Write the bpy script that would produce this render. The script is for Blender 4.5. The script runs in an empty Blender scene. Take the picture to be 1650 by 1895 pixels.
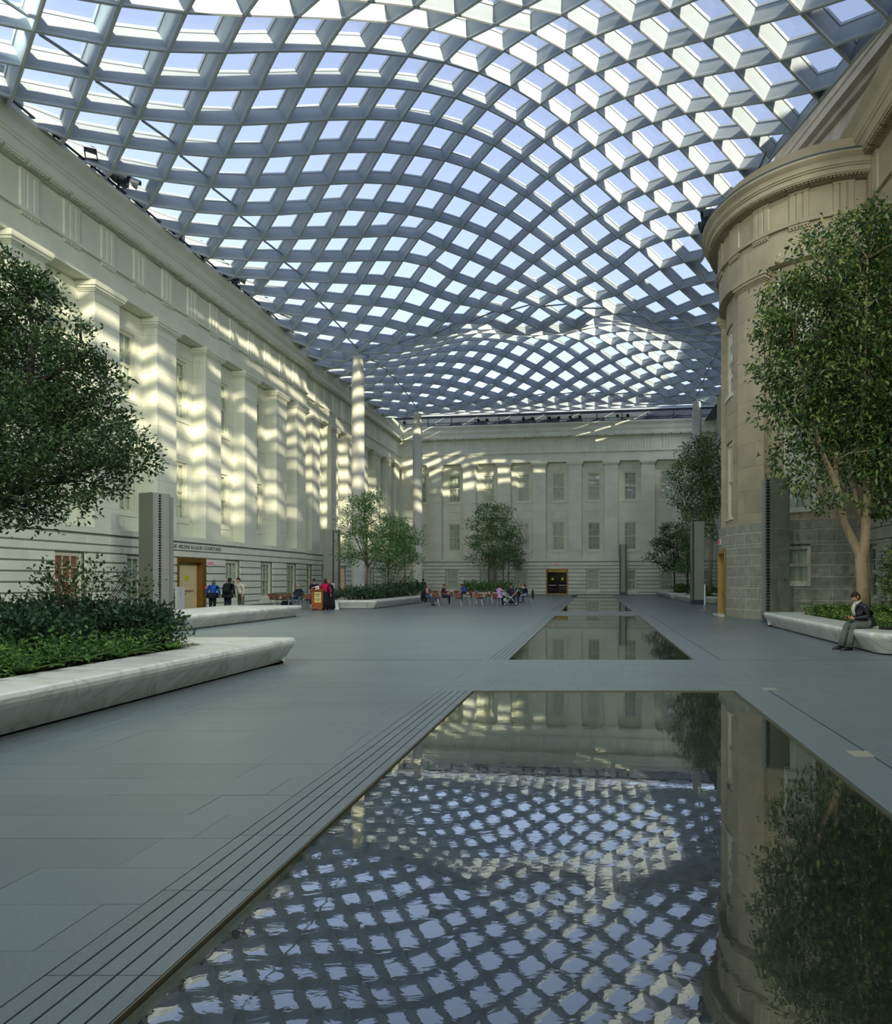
import bpy, bmesh, math, random
import numpy as np
from mathutils import Vector, Matrix, Quaternion

SC = bpy.context.scene
COL = SC.collection
random.seed(7)
RNG = np.random.default_rng(11)

# ------------------------------------------------------------------ camera
F_PX, EYE = 1180.0, 1.65
cam_d = bpy.data.cameras.new('camera')
cam_d.sensor_width = 36.0
cam_d.lens = F_PX * 36.0 / 1895.0
cam_d.shift_x = -273.0 / 1895.0
cam_d.shift_y = 125.5 / 1895.0
cam_d.clip_end = 500
cam = bpy.data.objects.new('camera', cam_d)
COL.objects.link(cam)
cam.location = (0, 0, EYE)
cam.rotation_euler = (math.pi / 2, 0, 0)
SC.camera = cam

# ------------------------------------------------------------------ sky, sun, exposure
SUN_DIR = Vector((-1.0, 1.4, -0.52)).normalized()      # the way the sunlight travels
world = bpy.data.worlds.new('sky')
SC.world = world
world.use_nodes = True
wn = world.node_tree
wn.nodes.clear()
w_out = wn.nodes.new('ShaderNodeOutputWorld')
w_bg = wn.nodes.new('ShaderNodeBackground')
w_sky = wn.nodes.new('ShaderNodeTexSky')
w_sky.sky_type = 'NISHITA'
w_sky.sun_disc = False
w_sky.sun_elevation = math.asin(-SUN_DIR.z)
w_sky.sun_rotation = math.atan2(-SUN_DIR.x, -SUN_DIR.y)
w_sky.air_density = 1.0
w_sky.dust_density = 0.5
w_sky.ozone_density = 1.5
w_hsv = wn.nodes.new('ShaderNodeHueSaturation')
w_hsv.inputs['Saturation'].default_value = 0.65
wn.links.new(w_sky.outputs[0], w_hsv.inputs['Color'])
w_tint = wn.nodes.new('ShaderNodeVectorMath')
w_tint.operation = 'MULTIPLY'
w_tint.inputs[1].default_value = (1.0, 0.955, 1.05)
wn.links.new(w_hsv.outputs[0], w_tint.inputs[0])
wn.links.new(w_tint.outputs[0], w_bg.inputs[0])
wn.links.new(w_bg.outputs[0], w_out.inputs[0])
w_bg.inputs[1].default_value = 0.16

sun_d = bpy.data.lights.new('sun', 'SUN')
sun_d.energy = 4.1
sun_d.angle = math.radians(0.9)
sun_d.color = (1.0, 0.88, 0.66)
sun = bpy.data.objects.new('sun', sun_d)
COL.objects.link(sun)
sun.rotation_euler = SUN_DIR.to_track_quat('-Z', 'Y').to_euler()
sun.location = (40, -40, 40)

SC.view_settings.view_transform = 'Standard'
SC.view_settings.look = 'None'
SC.view_settings.gamma = 1.0
SC.view_settings.use_curve_mapping = False
SC.view_settings.exposure = 1.12
SC.cycles.max_bounces = 8
SC.cycles.diffuse_bounces = 4
SC.cycles.glossy_bounces = 4
SC.cycles.transparent_max_bounces = 24
SC.cycles.caustics_reflective = False
SC.cycles.caustics_refractive = False
SC.cycles.sample_clamp_indirect = 6.0

# ------------------------------------------------------------------ materials
def lin(c):
    return tuple((v / 12.92 if v <= 0.04045 else ((v + 0.055) / 1.055) ** 2.4) for v in c)

def srgb(r, g, b):
    return lin((r / 255.0, g / 255.0, b / 255.0)) + (1.0,)

def material(name, col, rough=0.6, var=0.0, vscale=1.0, bump=0.0, bscale=20.0, metal=0.0, spec=0.5, col2=None, detail=4.0, stretch=None, coat=0.0, perobj=0.0):
    m = bpy.data.materials.new(name)
    m.use_nodes = True
    nt = m.node_tree
    b = nt.nodes['Principled BSDF']
    b.inputs['Base Color'].default_value = col
    b.inputs['Roughness'].default_value = rough
    b.inputs['Metallic'].default_value = metal
    b.inputs['Specular IOR Level'].default_value = spec
    b.inputs['Coat Weight'].default_value = coat
    tc = nt.nodes.new('ShaderNodeTexCoord')
    vec = tc.outputs['Object']
    if stretch:
        mp = nt.nodes.new('ShaderNodeMapping')
        mp.inputs['Scale'].default_value = stretch
        nt.links.new(vec, mp.inputs[0])
        vec = mp.outputs[0]
    out = None
    if var or col2:
        n = nt.nodes.new('ShaderNodeTexNoise')
        n.inputs['Scale'].default_value = vscale
        n.inputs['Detail'].default_value = detail
        nt.links.new(vec, n.inputs['Vector'])
        r = nt.nodes.new('ShaderNodeValToRGB')
        r.color_ramp.elements[0].position = 0.3
        r.color_ramp.elements[1].position = 0.7
        c2 = col2 if col2 else tuple(min(1, v * (1 + var)) for v in col[:3]) + (1,)
        c1 = col if col2 else tuple(v * (1 - var) for v in col[:3]) + (1,)
        r.color_ramp.elements[0].color = c1
        r.color_ramp.elements[1].color = c2
        nt.links.new(n.outputs[0], r.inputs[0])
        out = r.outputs[0]
    if perobj:
        oi = nt.nodes.new('ShaderNodeObjectInfo')
        mr = nt.nodes.new('ShaderNodeMapRange')
        mr.inputs['To Min'].default_value = 1 - perobj
        mr.inputs['To Max'].default_value = 1 + perobj
        nt.links.new(oi.outputs['Random'], mr.inputs['Value'])
        mx = nt.nodes.new('ShaderNodeVectorMath')
        mx.operation = 'SCALE'
        if out is not None:
            nt.links.new(out, mx.inputs[0])
        else:
            mx.inputs[0].default_value = col[:3]
        nt.links.new(mr.outputs[0], mx.inputs['Scale'])
        out = mx.outputs[0]
    if out is not None:
        nt.links.new(out, b.inputs['Base Color'])
    if bump:
        n2 = nt.nodes.new('ShaderNodeTexNoise')
        n2.inputs['Scale'].default_value = bscale
        n2.inputs['Detail'].default_value = 5
        nt.links.new(vec, n2.inputs['Vector'])
        bp = nt.nodes.new('ShaderNodeBump')
        bp.inputs['Strength'].default_value = bump
        bp.inputs['Distance'].default_value = 0.03
        nt.links.new(n2.outputs[0], bp.inputs['Height'])
        nt.links.new(bp.outputs[0], b.inputs['Normal'])
    return m

def emissive(name, col, strength):
    m = material(name, col, 0.6)
    b = m.node_tree.nodes['Principled BSDF']
    b.inputs['Emission Color'].default_value = col
    b.inputs['Emission Strength'].default_value = strength
    return m

def glass_material(name, tint, refl=0.0, rough=0.02):
    m = bpy.data.materials.new(name)
    m.use_nodes = True
    nt = m.node_tree
    nt.nodes.clear()
    o = nt.nodes.new('ShaderNodeOutputMaterial')
    t = nt.nodes.new('ShaderNodeBsdfTransparent')
    t.inputs[0].default_value = tint
    g = nt.nodes.new('ShaderNodeBsdfGlossy')
    g.inputs['Roughness'].default_value = rough
    fr = nt.nodes.new('ShaderNodeLayerWeight')      # facing: the same from both sides of a thin pane
    pw = nt.nodes.new('ShaderNodeMath')
    pw.operation = 'POWER'
    pw.inputs[1].default_value = 4.0
    nt.links.new(fr.outputs['Facing'], pw.inputs[0])
    add = nt.nodes.new('ShaderNodeMath')
    add.operation = 'MULTIPLY_ADD'
    add.use_clamp = True
    add.inputs[1].default_value = 0.7
    add.inputs[2].default_value = 0.04 + refl
    fr.inputs['Blend'].default_value = 0.5
    nt.links.new(pw.outputs[0], add.inputs[0])
    mx = nt.nodes.new('ShaderNodeMixShader')
    nt.links.new(add.outputs[0], mx.inputs[0])
    nt.links.new(t.outputs[0], mx.inputs[1])
    nt.links.new(g.outputs[0], mx.inputs[2])
    nt.links.new(mx.outputs[0], o.inputs[0])
    return m

M = {}
M['limestone'] = material('limestone', srgb(221, 222, 203), 0.75, var=0.07, vscale=0.9, bump=0.15, bscale=14, spec=0.25, perobj=0.035)
M['sandstone'] = material('sandstone', srgb(178, 166, 140), 0.8, var=0.14, vscale=0.8, bump=0.25, bscale=12, spec=0.2, perobj=0.07)
M['granite'] = material('rotunda_granite', srgb(160, 159, 142), 0.85, var=0.16, vscale=5, bump=0.6, bscale=18, spec=0.25, perobj=0.08, detail=8)
M['mortar'] = material('mortar', srgb(196, 194, 178), 0.9, spec=0.2)
M['groove'] = material('groove_shadow_stone', srgb(150, 152, 140), 0.9, spec=0.2)
M['paving'] = material('paving_granite', srgb(108, 118, 120), 0.36, var=0.10, vscale=60, bump=0.06, bscale=160, spec=0.5, perobj=0.05, detail=6)
M['paving_gap'] = material('paving_joint', srgb(60, 66, 68), 0.8)
M['drain'] = material('drain_slot', srgb(22, 26, 28), 0.8)
M['black_granite'] = material('black_granite', srgb(34, 37, 36), 0.25, var=0.25, vscale=140, spec=0.5, detail=6)
M['pool_joint'] = material('pool_joint', srgb(150, 152, 148), 0.6)
M['steel'] = material('painted_steel', srgb(164, 175, 182), 0.5, var=0.03, vscale=3, spec=0.4)
M['tube'] = material('steel_tube', srgb(186, 194, 194), 0.4, spec=0.5)
M['column_metal'] = material('column_metal', srgb(206, 204, 186), 0.33, var=0.03, vscale=2, metal=0.0, spec=0.6)
M['roof_glass'] = glass_material('roof_glass', (0.93, 0.97, 0.99, 1), 0.0)
M['window_glass'] = glass_material('window_glass', (0.95, 0.97, 0.96, 1), 0.02)
M['cream_paint'] = material('cream_paint', srgb(222, 220, 196), 0.5, spec=0.4)
M['blind'] = material('window_blind', srgb(226, 228, 210), 0.8, var=0.12, vscale=2.5)
M['blind_dim'] = material('window_curtain', srgb(190, 196, 180), 0.8, var=0.25, vscale=3)
M['blind_warm'] = emissive('lit_room', srgb(140, 98, 76), 0.10)
M['blind_amber'] = emissive('lit_room_amber', srgb(196, 164, 122), 0.18)
M['bronze'] = material('bronze', srgb(150, 112, 52), 0.35, var=0.15, vscale=4, metal=0.6)
M['gold'] = material('brass', srgb(196, 166, 96), 0.3, var=0.1, vscale=3, metal=0.7)
M['door_cream'] = material('door_cream', srgb(226, 206, 158), 0.5, var=0.03, vscale=1)
M['dark_glass'] = material('dark_glass', srgb(44, 34, 28), 0.08, spec=0.7)
M['black_metal'] = material('black_metal', srgb(28, 31, 34), 0.45, spec=0.5)
M['dark_band'] = material('gallery_glass', srgb(62, 72, 74), 0.2, spec=0.6)
M['lamp_blue'] = material('lamp_housing', srgb(44, 56, 64), 0.45, spec=0.5)
M['tower_light'] = material('tower_panel', srgb(146, 147, 136), 0.4, var=0.02, vscale=1)
M['tower_dark'] = material('tower_panel_dark', srgb(104, 108, 94), 0.35, var=0.02, vscale=1)
M['tower_slot'] = material('tower_slot', srgb(30, 34, 44), 0.5)
M['plinth'] = material('tower_plinth', srgb(58, 66, 76), 0.4)
M['soil'] = material('soil', srgb(48, 42, 30), 0.95, var=0.3, vscale=8)
M['red'] = emissive('exit_red', srgb(206, 40, 68), 0.12)
M['sign_white'] = material('sign_white', srgb(224, 226, 222), 0.5)
M['letter'] = material('carved_letter', srgb(78, 82, 76), 0.8)
M['yellow'] = material('yellow_disc', srgb(214, 206, 40), 0.5)
M['edge_brass'] = material('edge_brass', srgb(120, 116, 96), 0.4, metal=0.5)
M['alarm_red'] = material('alarm_red', srgb(176, 36, 58), 0.4)
M['pipe'] = material('patina_pipe', srgb(72, 86, 84), 0.55)

def marble_material():
    m = material('white_marble', srgb(226, 228, 222), 0.28, spec=0.5)
    nt = m.node_tree
    b = nt.nodes['Principled BSDF']
    tc = nt.nodes.new('ShaderNodeTexCoord')
    mp = nt.nodes.new('ShaderNodeMapping')
    mp.inputs['Rotation'].default_value = (0.5, 0.4, 0.7)
    mp.inputs['Scale'].default_value = (0.35, 0.8, 0.6)
    nt.links.new(tc.outputs['Object'], mp.inputs[0])
    n1 = nt.nodes.new('ShaderNodeTexNoise')
    n1.inputs['Scale'].default_value = 1.6
    n1.inputs['Detail'].default_value = 9
    n1.inputs['Distortion'].default_value = 1.6
    nt.links.new(mp.outputs[0], n1.inputs['Vector'])
    r = nt.nodes.new('ShaderNodeValToRGB')
    e = r.color_ramp.elements
    e[0].position = 0.0
    e[0].color = srgb(224, 226, 220)
    e[1].position = 1.0
    e[1].color = srgb(226, 228, 223)
    for p, c in ((0.42, srgb(218, 221, 214)), (0.49, srgb(205, 208, 199)), (0.503, srgb(184, 188, 176)), (0.52, srgb(214, 217, 209)), (0.6, srgb(226, 228, 222))):
        k = e.new(p)
        k.color = c
    nt.links.new(n1.outputs[0], r.inputs[0])
    nt.links.new(r.outputs[0], b.inputs['Base Color'])
    return m
M['marble'] = marble_material()

def water_material():
    m = bpy.data.materials.new('water_film')
    m.use_nodes = True
    nt = m.node_tree
    nt.nodes.clear()
    o = nt.nodes.new('ShaderNodeOutputMaterial')
    t = nt.nodes.new('ShaderNodeBsdfTransparent')
    t.inputs[0].default_value = (0.93, 0.96, 0.94, 1)
    g = nt.nodes.new('ShaderNodeBsdfGlossy')
    g.inputs['Roughness'].default_value = 0.015
    g.inputs['Color'].default_value = (0.92, 0.96, 0.94, 1)
    lw = nt.nodes.new('ShaderNodeLayerWeight')
    lw.inputs['Blend'].default_value = 0.5
    fp = nt.nodes.new('ShaderNodeMath')
    fp.operation = 'POWER'
    fp.inputs[1].default_value = 3.0
    nt.links.new(lw.outputs['Facing'], fp.inputs[0])
    fa = nt.nodes.new('ShaderNodeMath')
    fa.operation = 'MULTIPLY_ADD'
    fa.inputs[1].default_value = 0.72
    fa.inputs[2].default_value = 0.17
    nt.links.new(fp.outputs[0], fa.inputs[0])
    tc = nt.nodes.new('ShaderNodeTexCoord')
    n1 = nt.nodes.new('ShaderNodeTexNoise')
    n1.inputs['Scale'].default_value = 6.0
    n1.inputs['Detail'].default_value = 3
    n1.inputs['Distortion'].default_value = 0.8
    mp = nt.nodes.new('ShaderNodeMapping')
    mp.inputs['Scale'].default_value = (1.0, 1.7, 1.0)
    mp.inputs['Rotation'].default_value = (0, 0, 0.35)
    nt.links.new(tc.outputs['Object'], mp.inputs[0])
    nt.links.new(mp.outputs[0], n1.inputs['Vector'])
    bp = nt.nodes.new('ShaderNodeBump')
    bp.inputs['Strength'].default_value = 0.5
    bp.inputs['Distance'].default_value = 0.00045
    nt.links.new(n1.outputs[0], bp.inputs['Height'])
    nt.links.new(bp.outputs[0], g.inputs['Normal'])
    nt.links.new(bp.outputs[0], lw.inputs['Normal'])
    mx = nt.nodes.new('ShaderNodeMixShader')
    nt.links.new(fa.outputs[0], mx.inputs[0])
    nt.links.new(t.outputs[0], mx.inputs[1])
    nt.links.new(g.outputs[0], mx.inputs[2])
    nt.links.new(mx.outputs[0], o.inputs[0])
    return m
M['water'] = water_material()

# ------------------------------------------------------------------ helpers
class G:
    """collects geometry for ONE mesh object"""
    def __init__(self):
        self.v = []
        self.f = []
        self.m = []
        self.smooth = False
    def quad(self, *pts, mi=0):
        n = len(self.v)
        self.v.extend(tuple(p) for p in pts)
        self.f.append(tuple(range(n, n + len(pts))))
        self.m.append(mi)
    def hull8(self, p, mi=0):
        n = len(self.v)
        self.v.extend(tuple(q) for q in p)
        for a in ((0, 3, 2, 1), (4, 5, 6, 7), (0, 1, 5, 4), (1, 2, 6, 5), (2, 3, 7, 6), (3, 0, 4, 7)):
            self.f.append(tuple(n + k for k in a))
            self.m.append(mi)
    def box(self, x0, x1, y0, y1, z0, z1, mi=0):
        self.hull8([(x0, y0, z0), (x1, y0, z0), (x1, y1, z0), (x0, y1, z0), (x0, y0, z1), (x1, y0, z1), (x1, y1, z1), (x0, y1, z1)], mi)
        return self
    def obox(self, c, rz, sx, sy, z0, z1, mi=0):
        ca, sa = math.cos(rz), math.sin(rz)
        pts = []
        for z in (z0, z1):
            for a, b in ((-1, -1), (1, -1), (1, 1), (-1, 1)):
                x, y = a * sx / 2, b * sy / 2
                pts.append((c[0] + ca * x - sa * y, c[1] + sa * x + ca * y, z))
        self.hull8(pts, mi)
        return self
    def tube(self, pts, radii, seg=8, caps=True, mi=0, up=None):
        pts = [Vector(p) for p in pts]
        if not hasattr(radii, '__len__'):
            radii = [radii] * len(pts)
        n0 = len(self.v)
        t0 = (pts[1] - pts[0]).normalized()
        ref = Vector(up) if up else (Vector((0, 0, 1)) if abs(t0.z) < 0.9 else Vector((1, 0, 0)))
        for i, p in enumerate(pts):
            t = (pts[min(i + 1, len(pts) - 1)] - pts[max(i - 1, 0)])
            t = t.normalized() if t.length > 1e-9 else t0
            a = ref - t * ref.dot(t)
            if a.length < 1e-4:
                a = Vector((0, 1, 0)) - t * t.y
            a.normalize()
            b = t.cross(a)
            ref = a
            for k in range(seg):
                an = 2 * math.pi * k / seg
                self.v.append(tuple(p + (a * math.cos(an) + b * math.sin(an)) * radii[i]))
        for i in range(len(pts) - 1):
            for k in range(seg):
                k2 = (k + 1) % seg
                self.f.append((n0 + i * seg + k, n0 + i * seg + k2, n0 + (i + 1) * seg + k2, n0 + (i + 1) * seg + k))
                self.m.append(mi)
        if caps:
            self.f.append(tuple(n0 + k for k in range(seg))[::-1])
            self.m.append(mi)
            self.f.append(tuple(n0 + (len(pts) - 1) * seg + k for k in range(seg)))
            self.m.append(mi)
        return self
    def lathe(self, c, prof, seg=16, mi=0, axis=None):
        """prof: (radius, height) from bottom to top about c, along z or the given axis"""
        n0 = len(self.v)
        if axis is None:
            A, B, T = Vector((1, 0, 0)), Vector((0, 1, 0)), Vector((0, 0, 1))
        else:
            T = Vector(axis).normalized()
            A = T.orthogonal().normalized()
            B = T.cross(A)
        c = Vector(c)
        for r, h in prof:
            for k in range(seg):
                an = 2 * math.pi * k / seg
                self.v.append(tuple(c + T * h + (A * math.cos(an) + B * math.sin(an)) * r))
        for i in range(len(prof) - 1):
            for k in range(seg):
                k2 = (k + 1) % seg
                self.f.append((n0 + i * seg + k, n0 + i * seg + k2, n0 + (i + 1) * seg + k2, n0 + (i + 1) * seg + k))
                self.m.append(mi)
        self.f.append(tuple(n0 + k for k in range(seg))[::-1])
        self.m.append(mi)
        self.f.append(tuple(n0 + (len(prof) - 1) * seg + k for k in range(seg)))
        self.m.append(mi)
        return self
    def prism(self, poly, z0, z1, mi=0):
        n0 = len(self.v)
        n = len(poly)
        for z in (z0, z1):
            for x, y in poly:
                self.v.append((x, y, z))
        for k in range(n):
            k2 = (k + 1) % n
            self.f.append((n0 + k, n0 + k2, n0 + n + k2, n0 + n + k))
            self.m.append(mi)
        self.f.append(tuple(n0 + k for k in range(n))[::-1])
        self.f.append(tuple(n0 + n + k for k in range(n)))
        self.m += [mi, mi]
        return self
    def merge(self, o):
        n = len(self.v)
        self.v += o.v
        self.f += [tuple(n + k for k in f) for f in o.f]
        self.m += o.m
        return self

def mk(name, g, mats, parent=None, origin=None, smooth=False, kind=None, label=None, cat=None, group=None):
    me = bpy.data.meshes.new(name)
    if origin is not None:
        ox, oy, oz = origin
        vs = [(x - ox, y - oy, z - oz) for x, y, z in g.v]
    else:
        vs = g.v
    me.from_pydata(vs, [], g.f)
    if not isinstance(mats, (list, tuple)):
        mats = [mats]
    for m in mats:
        me.materials.append(m)
    if len(mats) > 1:
        me.polygons.foreach_set('material_index', g.m)
    if smooth:
        me.polygons.foreach_set('use_smooth', [True] * len(me.polygons))
    ob = bpy.data.objects.new(name, me)
    COL.objects.link(ob)
    if parent is not None:
        ob.parent = parent
    elif origin is not None:
        ob.location = origin
    tag(ob, label, cat, group, kind)
    return ob

def tag(o, label=None, cat=None, group=None, kind=None):
    if label: o['label'] = label
    if cat: o['category'] = cat
    if group: o['group'] = group
    if kind: o['kind'] = kind
    return o

def empty(name, loc, rz=0.0, label=None, cat=None, group=None, kind=None):
    o = bpy.data.objects.new(name, None)
    o.empty_display_size = 0.2
    COL.objects.link(o)
    o.location = loc
    o.rotation_euler = (0, 0, rz)
    return tag(o, label, cat, group, kind)

def copy_tree(o, parent=None):
    c = o.copy()
    COL.objects.link(c)
    if parent is not None:
        c.parent = parent
    for ch in list(o.children):
        copy_tree(ch, c)
    return c

def to_px(p):
    x, y, z = p
    if y < 0.5:
        return None
    return (1098 + F_PX * x / y, 1073 - F_PX * (z - EYE) / y)

def pieces(name, glist, mat, parent, limit=295, stuff_name=None, smooth=False):
    """each G in glist becomes a part; beyond the limit (or outside the frame) the rest is joined into one stuff part"""
    sc = []
    for g in glist:
        ps = [to_px(p) for p in g.v]
        if any(p is None for p in ps):
            sc.append(0)
            continue
        xs = [p[0] for p in ps]
        ys = [p[1] for p in ps]
        x0, x1, y0, y1 = max(0, min(xs)), min(1650, max(xs)), max(0, min(ys)), min(1895, max(ys))
        sc.append(max(0, x1 - x0) * max(0, y1 - y0))
    order = sorted(range(len(glist)), key=lambda k: -sc[k])
    rest = G()
    for n, k in enumerate(order):
        if n < limit and sc[k] > 12:
            mk(name, glist[k], mat, parent, smooth=smooth)
        else:
            rest.merge(glist[k])
    if rest.f:
        mk(stuff_name or name + 's', rest, mat, parent, kind='stuff', smooth=smooth)
# ------------------------------------------------------------------ facades
# the rotunda's storeys sit a little lower than those of the other walls
RZ = [(0, 0), (4.0, 4.05), (4.97, 4.5), (8.2, 8.0), (10.6, 10.25), (13.85, 13.4), (14.95, 14.5), (16.1, 15.95), (17.7, 17.15), (19.2, 17.85)]
class Planar:
    def __init__(self, O, U, N):
        self.O, self.U, self.N = Vector(O), Vector(U).normalized(), Vector(N).normalized()
        self.curved = False
    def __call__(self, u, d, z):
        p = self.O + self.U * u + self.N * d
        return (p.x, p.y, z)

class Round:
    """u is arc length measured at radius RU from the direction -X, growing towards the camera; d is added to the radius R0"""
    def __init__(self, C, R0, RU):
        self.C, self.R0, self.RU = C, R0, RU
        self.curved = True
    def __call__(self, u, d, z):
        th = math.pi + u / self.RU
        r = self.R0 + d
        for (a, pa), (b, pb) in zip(RZ[:-1], RZ[1:]):
            if a <= z <= b:
                z = pa + (pb - pa) * (z - a) / (b - a)
                break
        return (self.C[0] + r * math.cos(th), self.C[1] + r * math.sin(th), z)

def fbox(fr, u0, u1, d0, d1, z0, z1, bev=0.0, g=None, mi=0):
    """a block in facade space; the front edges (at d1) may be chamfered"""
    g = g or G()
    n = max(1, int(math.ceil((u1 - u0) / 0.45))) if fr.curved else 1
    us = [u0 + (u1 - u0) * k / n for k in range(n + 1)]
    if bev <= 0:
        for a, b in zip(us[:-1], us[1:]):
            g.quad(fr(a, d1, z0), fr(b, d1, z0), fr(b, d1, z1), fr(a, d1, z1), mi=mi)
            g.quad(fr(a, d0, z1), fr(a, d1, z1), fr(b, d1, z1), fr(b, d0, z1), mi=mi)
            g.quad(fr(a, d0, z0), fr(b, d0, z0), fr(b, d1, z0), fr(a, d1, z0), mi=mi)
            g.quad(fr(a, d0, z0), fr(a, d0, z1), fr(b, d0, z1), fr(b, d0, z0), mi=mi)
        for a in (u0, u1):
            g.quad(fr(a, d0, z0), fr(a, d1, z0), fr(a, d1, z1), fr(a, d0, z1), mi=mi)
        return g
    bu = min(bev, (u1 - u0) * 0.3)
    us = [u0 + bu + (u1 - u0 - 2 * bu) * k / n for k in range(n + 1)]
    ou = [u0] + us[1:-1] + [u1]
    dm = d1 - bev
    for k in range(n):
        a, b, oa, ob = us[k], us[k + 1], ou[k], ou[k + 1]
        g.quad(fr(a, d1, z0 + bev), fr(b, d1, z0 + bev), fr(b, d1, z1 - bev), fr(a, d1, z1 - bev), mi=mi)
        g.quad(fr(a, d1, z1 - bev), fr(b, d1, z1 - bev), fr(ob, dm, z1), fr(oa, dm, z1), mi=mi)
        g.quad(fr(oa, dm, z0), fr(ob, dm, z0), fr(b, d1, z0 + bev), fr(a, d1, z0 + bev), mi=mi)
        g.quad(fr(oa, dm, z1), fr(ob, dm, z1), fr(ob, d0, z1), fr(oa, d0, z1), mi=mi)
        g.quad(fr(oa, d0, z0), fr(ob, d0, z0), fr(ob, dm, z0), fr(oa, dm, z0), mi=mi)
    for o, i in ((u0, us[0]), (u1, us[-1])):
        g.quad(fr(o, dm, z0), fr(i, d1, z0 + bev), fr(i, d1, z1 - bev), fr(o, dm, z1), mi=mi)
        g.quad(fr(o, d0, z0), fr(o, dm, z0), fr(o, dm, z1), fr(o, d0, z1), mi=mi)
    return g

def fprofile(fr, u0, u1, prof, step=None, g=None, mi=0, caps=True):
    """extrudes a (d, z) outline along u"""
    g = g or G()
    n = max(1, int(math.ceil((u1 - u0) / step))) if step else 1
    n0 = len(g.v)
    k = len(prof)
    for i in range(n + 1):
        u = u0 + (u1 - u0) * i / n
        for d, z in prof:
            g.v.append(fr(u, d, z))
    for i in range(n):
        for a in range(k):
            b = (a + 1) % k
            g.f.append((n0 + i * k + a, n0 + (i + 1) * k + a, n0 + (i + 1) * k + b, n0 + i * k + b))
            g.m.append(mi)
    if caps:
        g.f.append(tuple(n0 + a for a in range(k)))
        g.f.append(tuple(n0 + n * k + a for a in range(k))[::-1])
        g.m += [mi, mi]
    return g

def subtract(spans, a, b):
    out = []
    for s, e in spans:
        if b <= s or a >= e:
            out.append((s, e))
        else:
            if a > s + 1e-3: out.append((s, a))
            if b < e - 1e-3: out.append((b, e))
    return out

def courses(fr, u0, u1, zs, d0, d1, openings, length, gap, bev, rnd, jitter=0.0):
    """running-bond blocks over [u0,u1] between the heights zs, leaving the openings (ua,ub,za,zb) free"""
    out = []
    for r in range(len(zs) - 1):
        za, zb = zs[r], zs[r + 1]
        cuts = sorted(set([za, zb] + [min(max(z, za), zb) for o in openings for z in (o[2], o[3])]))
        # split a course where an opening starts or ends inside it
        bands = [(a, b) for a, b in zip(cuts[:-1], cuts[1:]) if b - a > 0.05]
        for a, b in bands:
            sp = [(u0, u1)]
            for o in openings:
                if o[2] < b - 0.02 and o[3] > a + 0.02:
                    sp = subtract(sp, o[0], o[1])
            for s, e in sp:
                L = e - s
                if L < 0.04:
                    continue
                n = max(1, round(L / length))
                off = 0.5 * length / max(n, 1) if (r % 2 and n > 1) else 0
                edges = [s] + [s + L * k / n + (off if 0 < k else 0) * (L / n / length) * 0.9 for k in range(1, n)] + [e]
                edges = [edges[0]] + [min(max(x + rnd.uniform(-jitter, jitter), s + 0.1), e - 0.1) for x in edges[1:-1]] + [e]
                for p, q in zip(edges[:-1], edges[1:]):
                    if q - p > 0.06:
                        g0 = gap / 2 if p > s + 1e-6 else 0.0
                        g1 = gap / 2 if q < e - 1e-6 else 0.0
                        out.append(fbox(fr, p + g0, q - g1, d0, d1 + rnd.uniform(-0.004, 0.004), a + (gap / 2 if a == za else 0), b - (gap / 2 if b == zb else 0), bev))
    return out

WN = [0]
def window(fr, uc, w, z0, z1, d, rows=2, cols=3, blind='blind', sill=0.0, sill_d=0.12, frame='cream_paint', place=''):
    WN[0] += 1
    c = fr(uc, d, z0)
    root = empty('window_%d' % WN[0], c, kind='structure')
    fw = 0.10
    a, b = uc - w / 2, uc + w / 2
    g = G()
    for p in ((a, a + fw, z0, z1), (b - fw, b, z0, z1), (a + fw, b - fw, z1 - fw, z1), (a + fw, b - fw, z0, z0 + fw)):
        fbox(fr, p[0], p[1], d - 0.10, d + 0.06, p[2], p[3], g=g)
    mk('window_frame', g, M[frame], root, origin=c)
    zm = (z0 + z1) / 2
    ia, ib = a + fw, b - fw
    panes = []
    for s, (za, zb, dd) in enumerate(((z0 + fw, zm, 0.0), (zm, z1 - fw, 0.035))):
        g = G()
        r = 0.05
        fbox(fr, ia, ia + r, d - 0.05 + dd, d + dd, za, zb, g=g)
        fbox(fr, ib - r, ib, d - 0.05 + dd, d + dd, za, zb, g=g)
        fbox(fr, ia + r, ib - r, d - 0.05 + dd, d + dd + 0.01, za, za + 0.06, g=g)
        fbox(fr, ia + r, ib - r, d - 0.05 + dd, d + dd + 0.01, zb - 0.06, zb, g=g)
        ca, cb, ra, rb = ia + r, ib - r, za + 0.06, zb - 0.06
        for k in range(1, cols):
            u = ca + (cb - ca) * k / cols
            fbox(fr, u - 0.014, u + 0.014, d - 0.045 + dd, d + dd, ra, rb, g=g)
        for k in range(1, rows):
            z = ra + (rb - ra) * k / rows
            fbox(fr, ca, cb, d - 0.045 + dd, d + dd - 0.003, z - 0.014, z + 0.014, g=g)
        mk('sash', g, M[frame], root, origin=c)
        for i in range(cols):
            for j in range(rows):
                pg = fbox(fr, ca + (cb - ca) * i / cols + 0.008, ca + (cb - ca) * (i + 1) / cols - 0.008, d - 0.030 + dd, d - 0.022 + dd, ra + (rb - ra) * j / rows + 0.008, ra + (rb - ra) * (j + 1) / rows - 0.008)
                mk('glass_pane', pg, M['window_glass'], root, origin=c)
    mk('blind', fbox(fr, a, b, d - 0.16, d - 0.12, z0, z1), M[blind], root, origin=c)
    if sill:
        mk('window_sill', fbox(fr, a - 0.13, b + 0.13, d - 0.1, d + sill_d + 0.1, z0 - sill, z0, 0.02), M['limestone'] if frame != 'sand' else M['sandstone'], root, origin=c)
    return root

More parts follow.
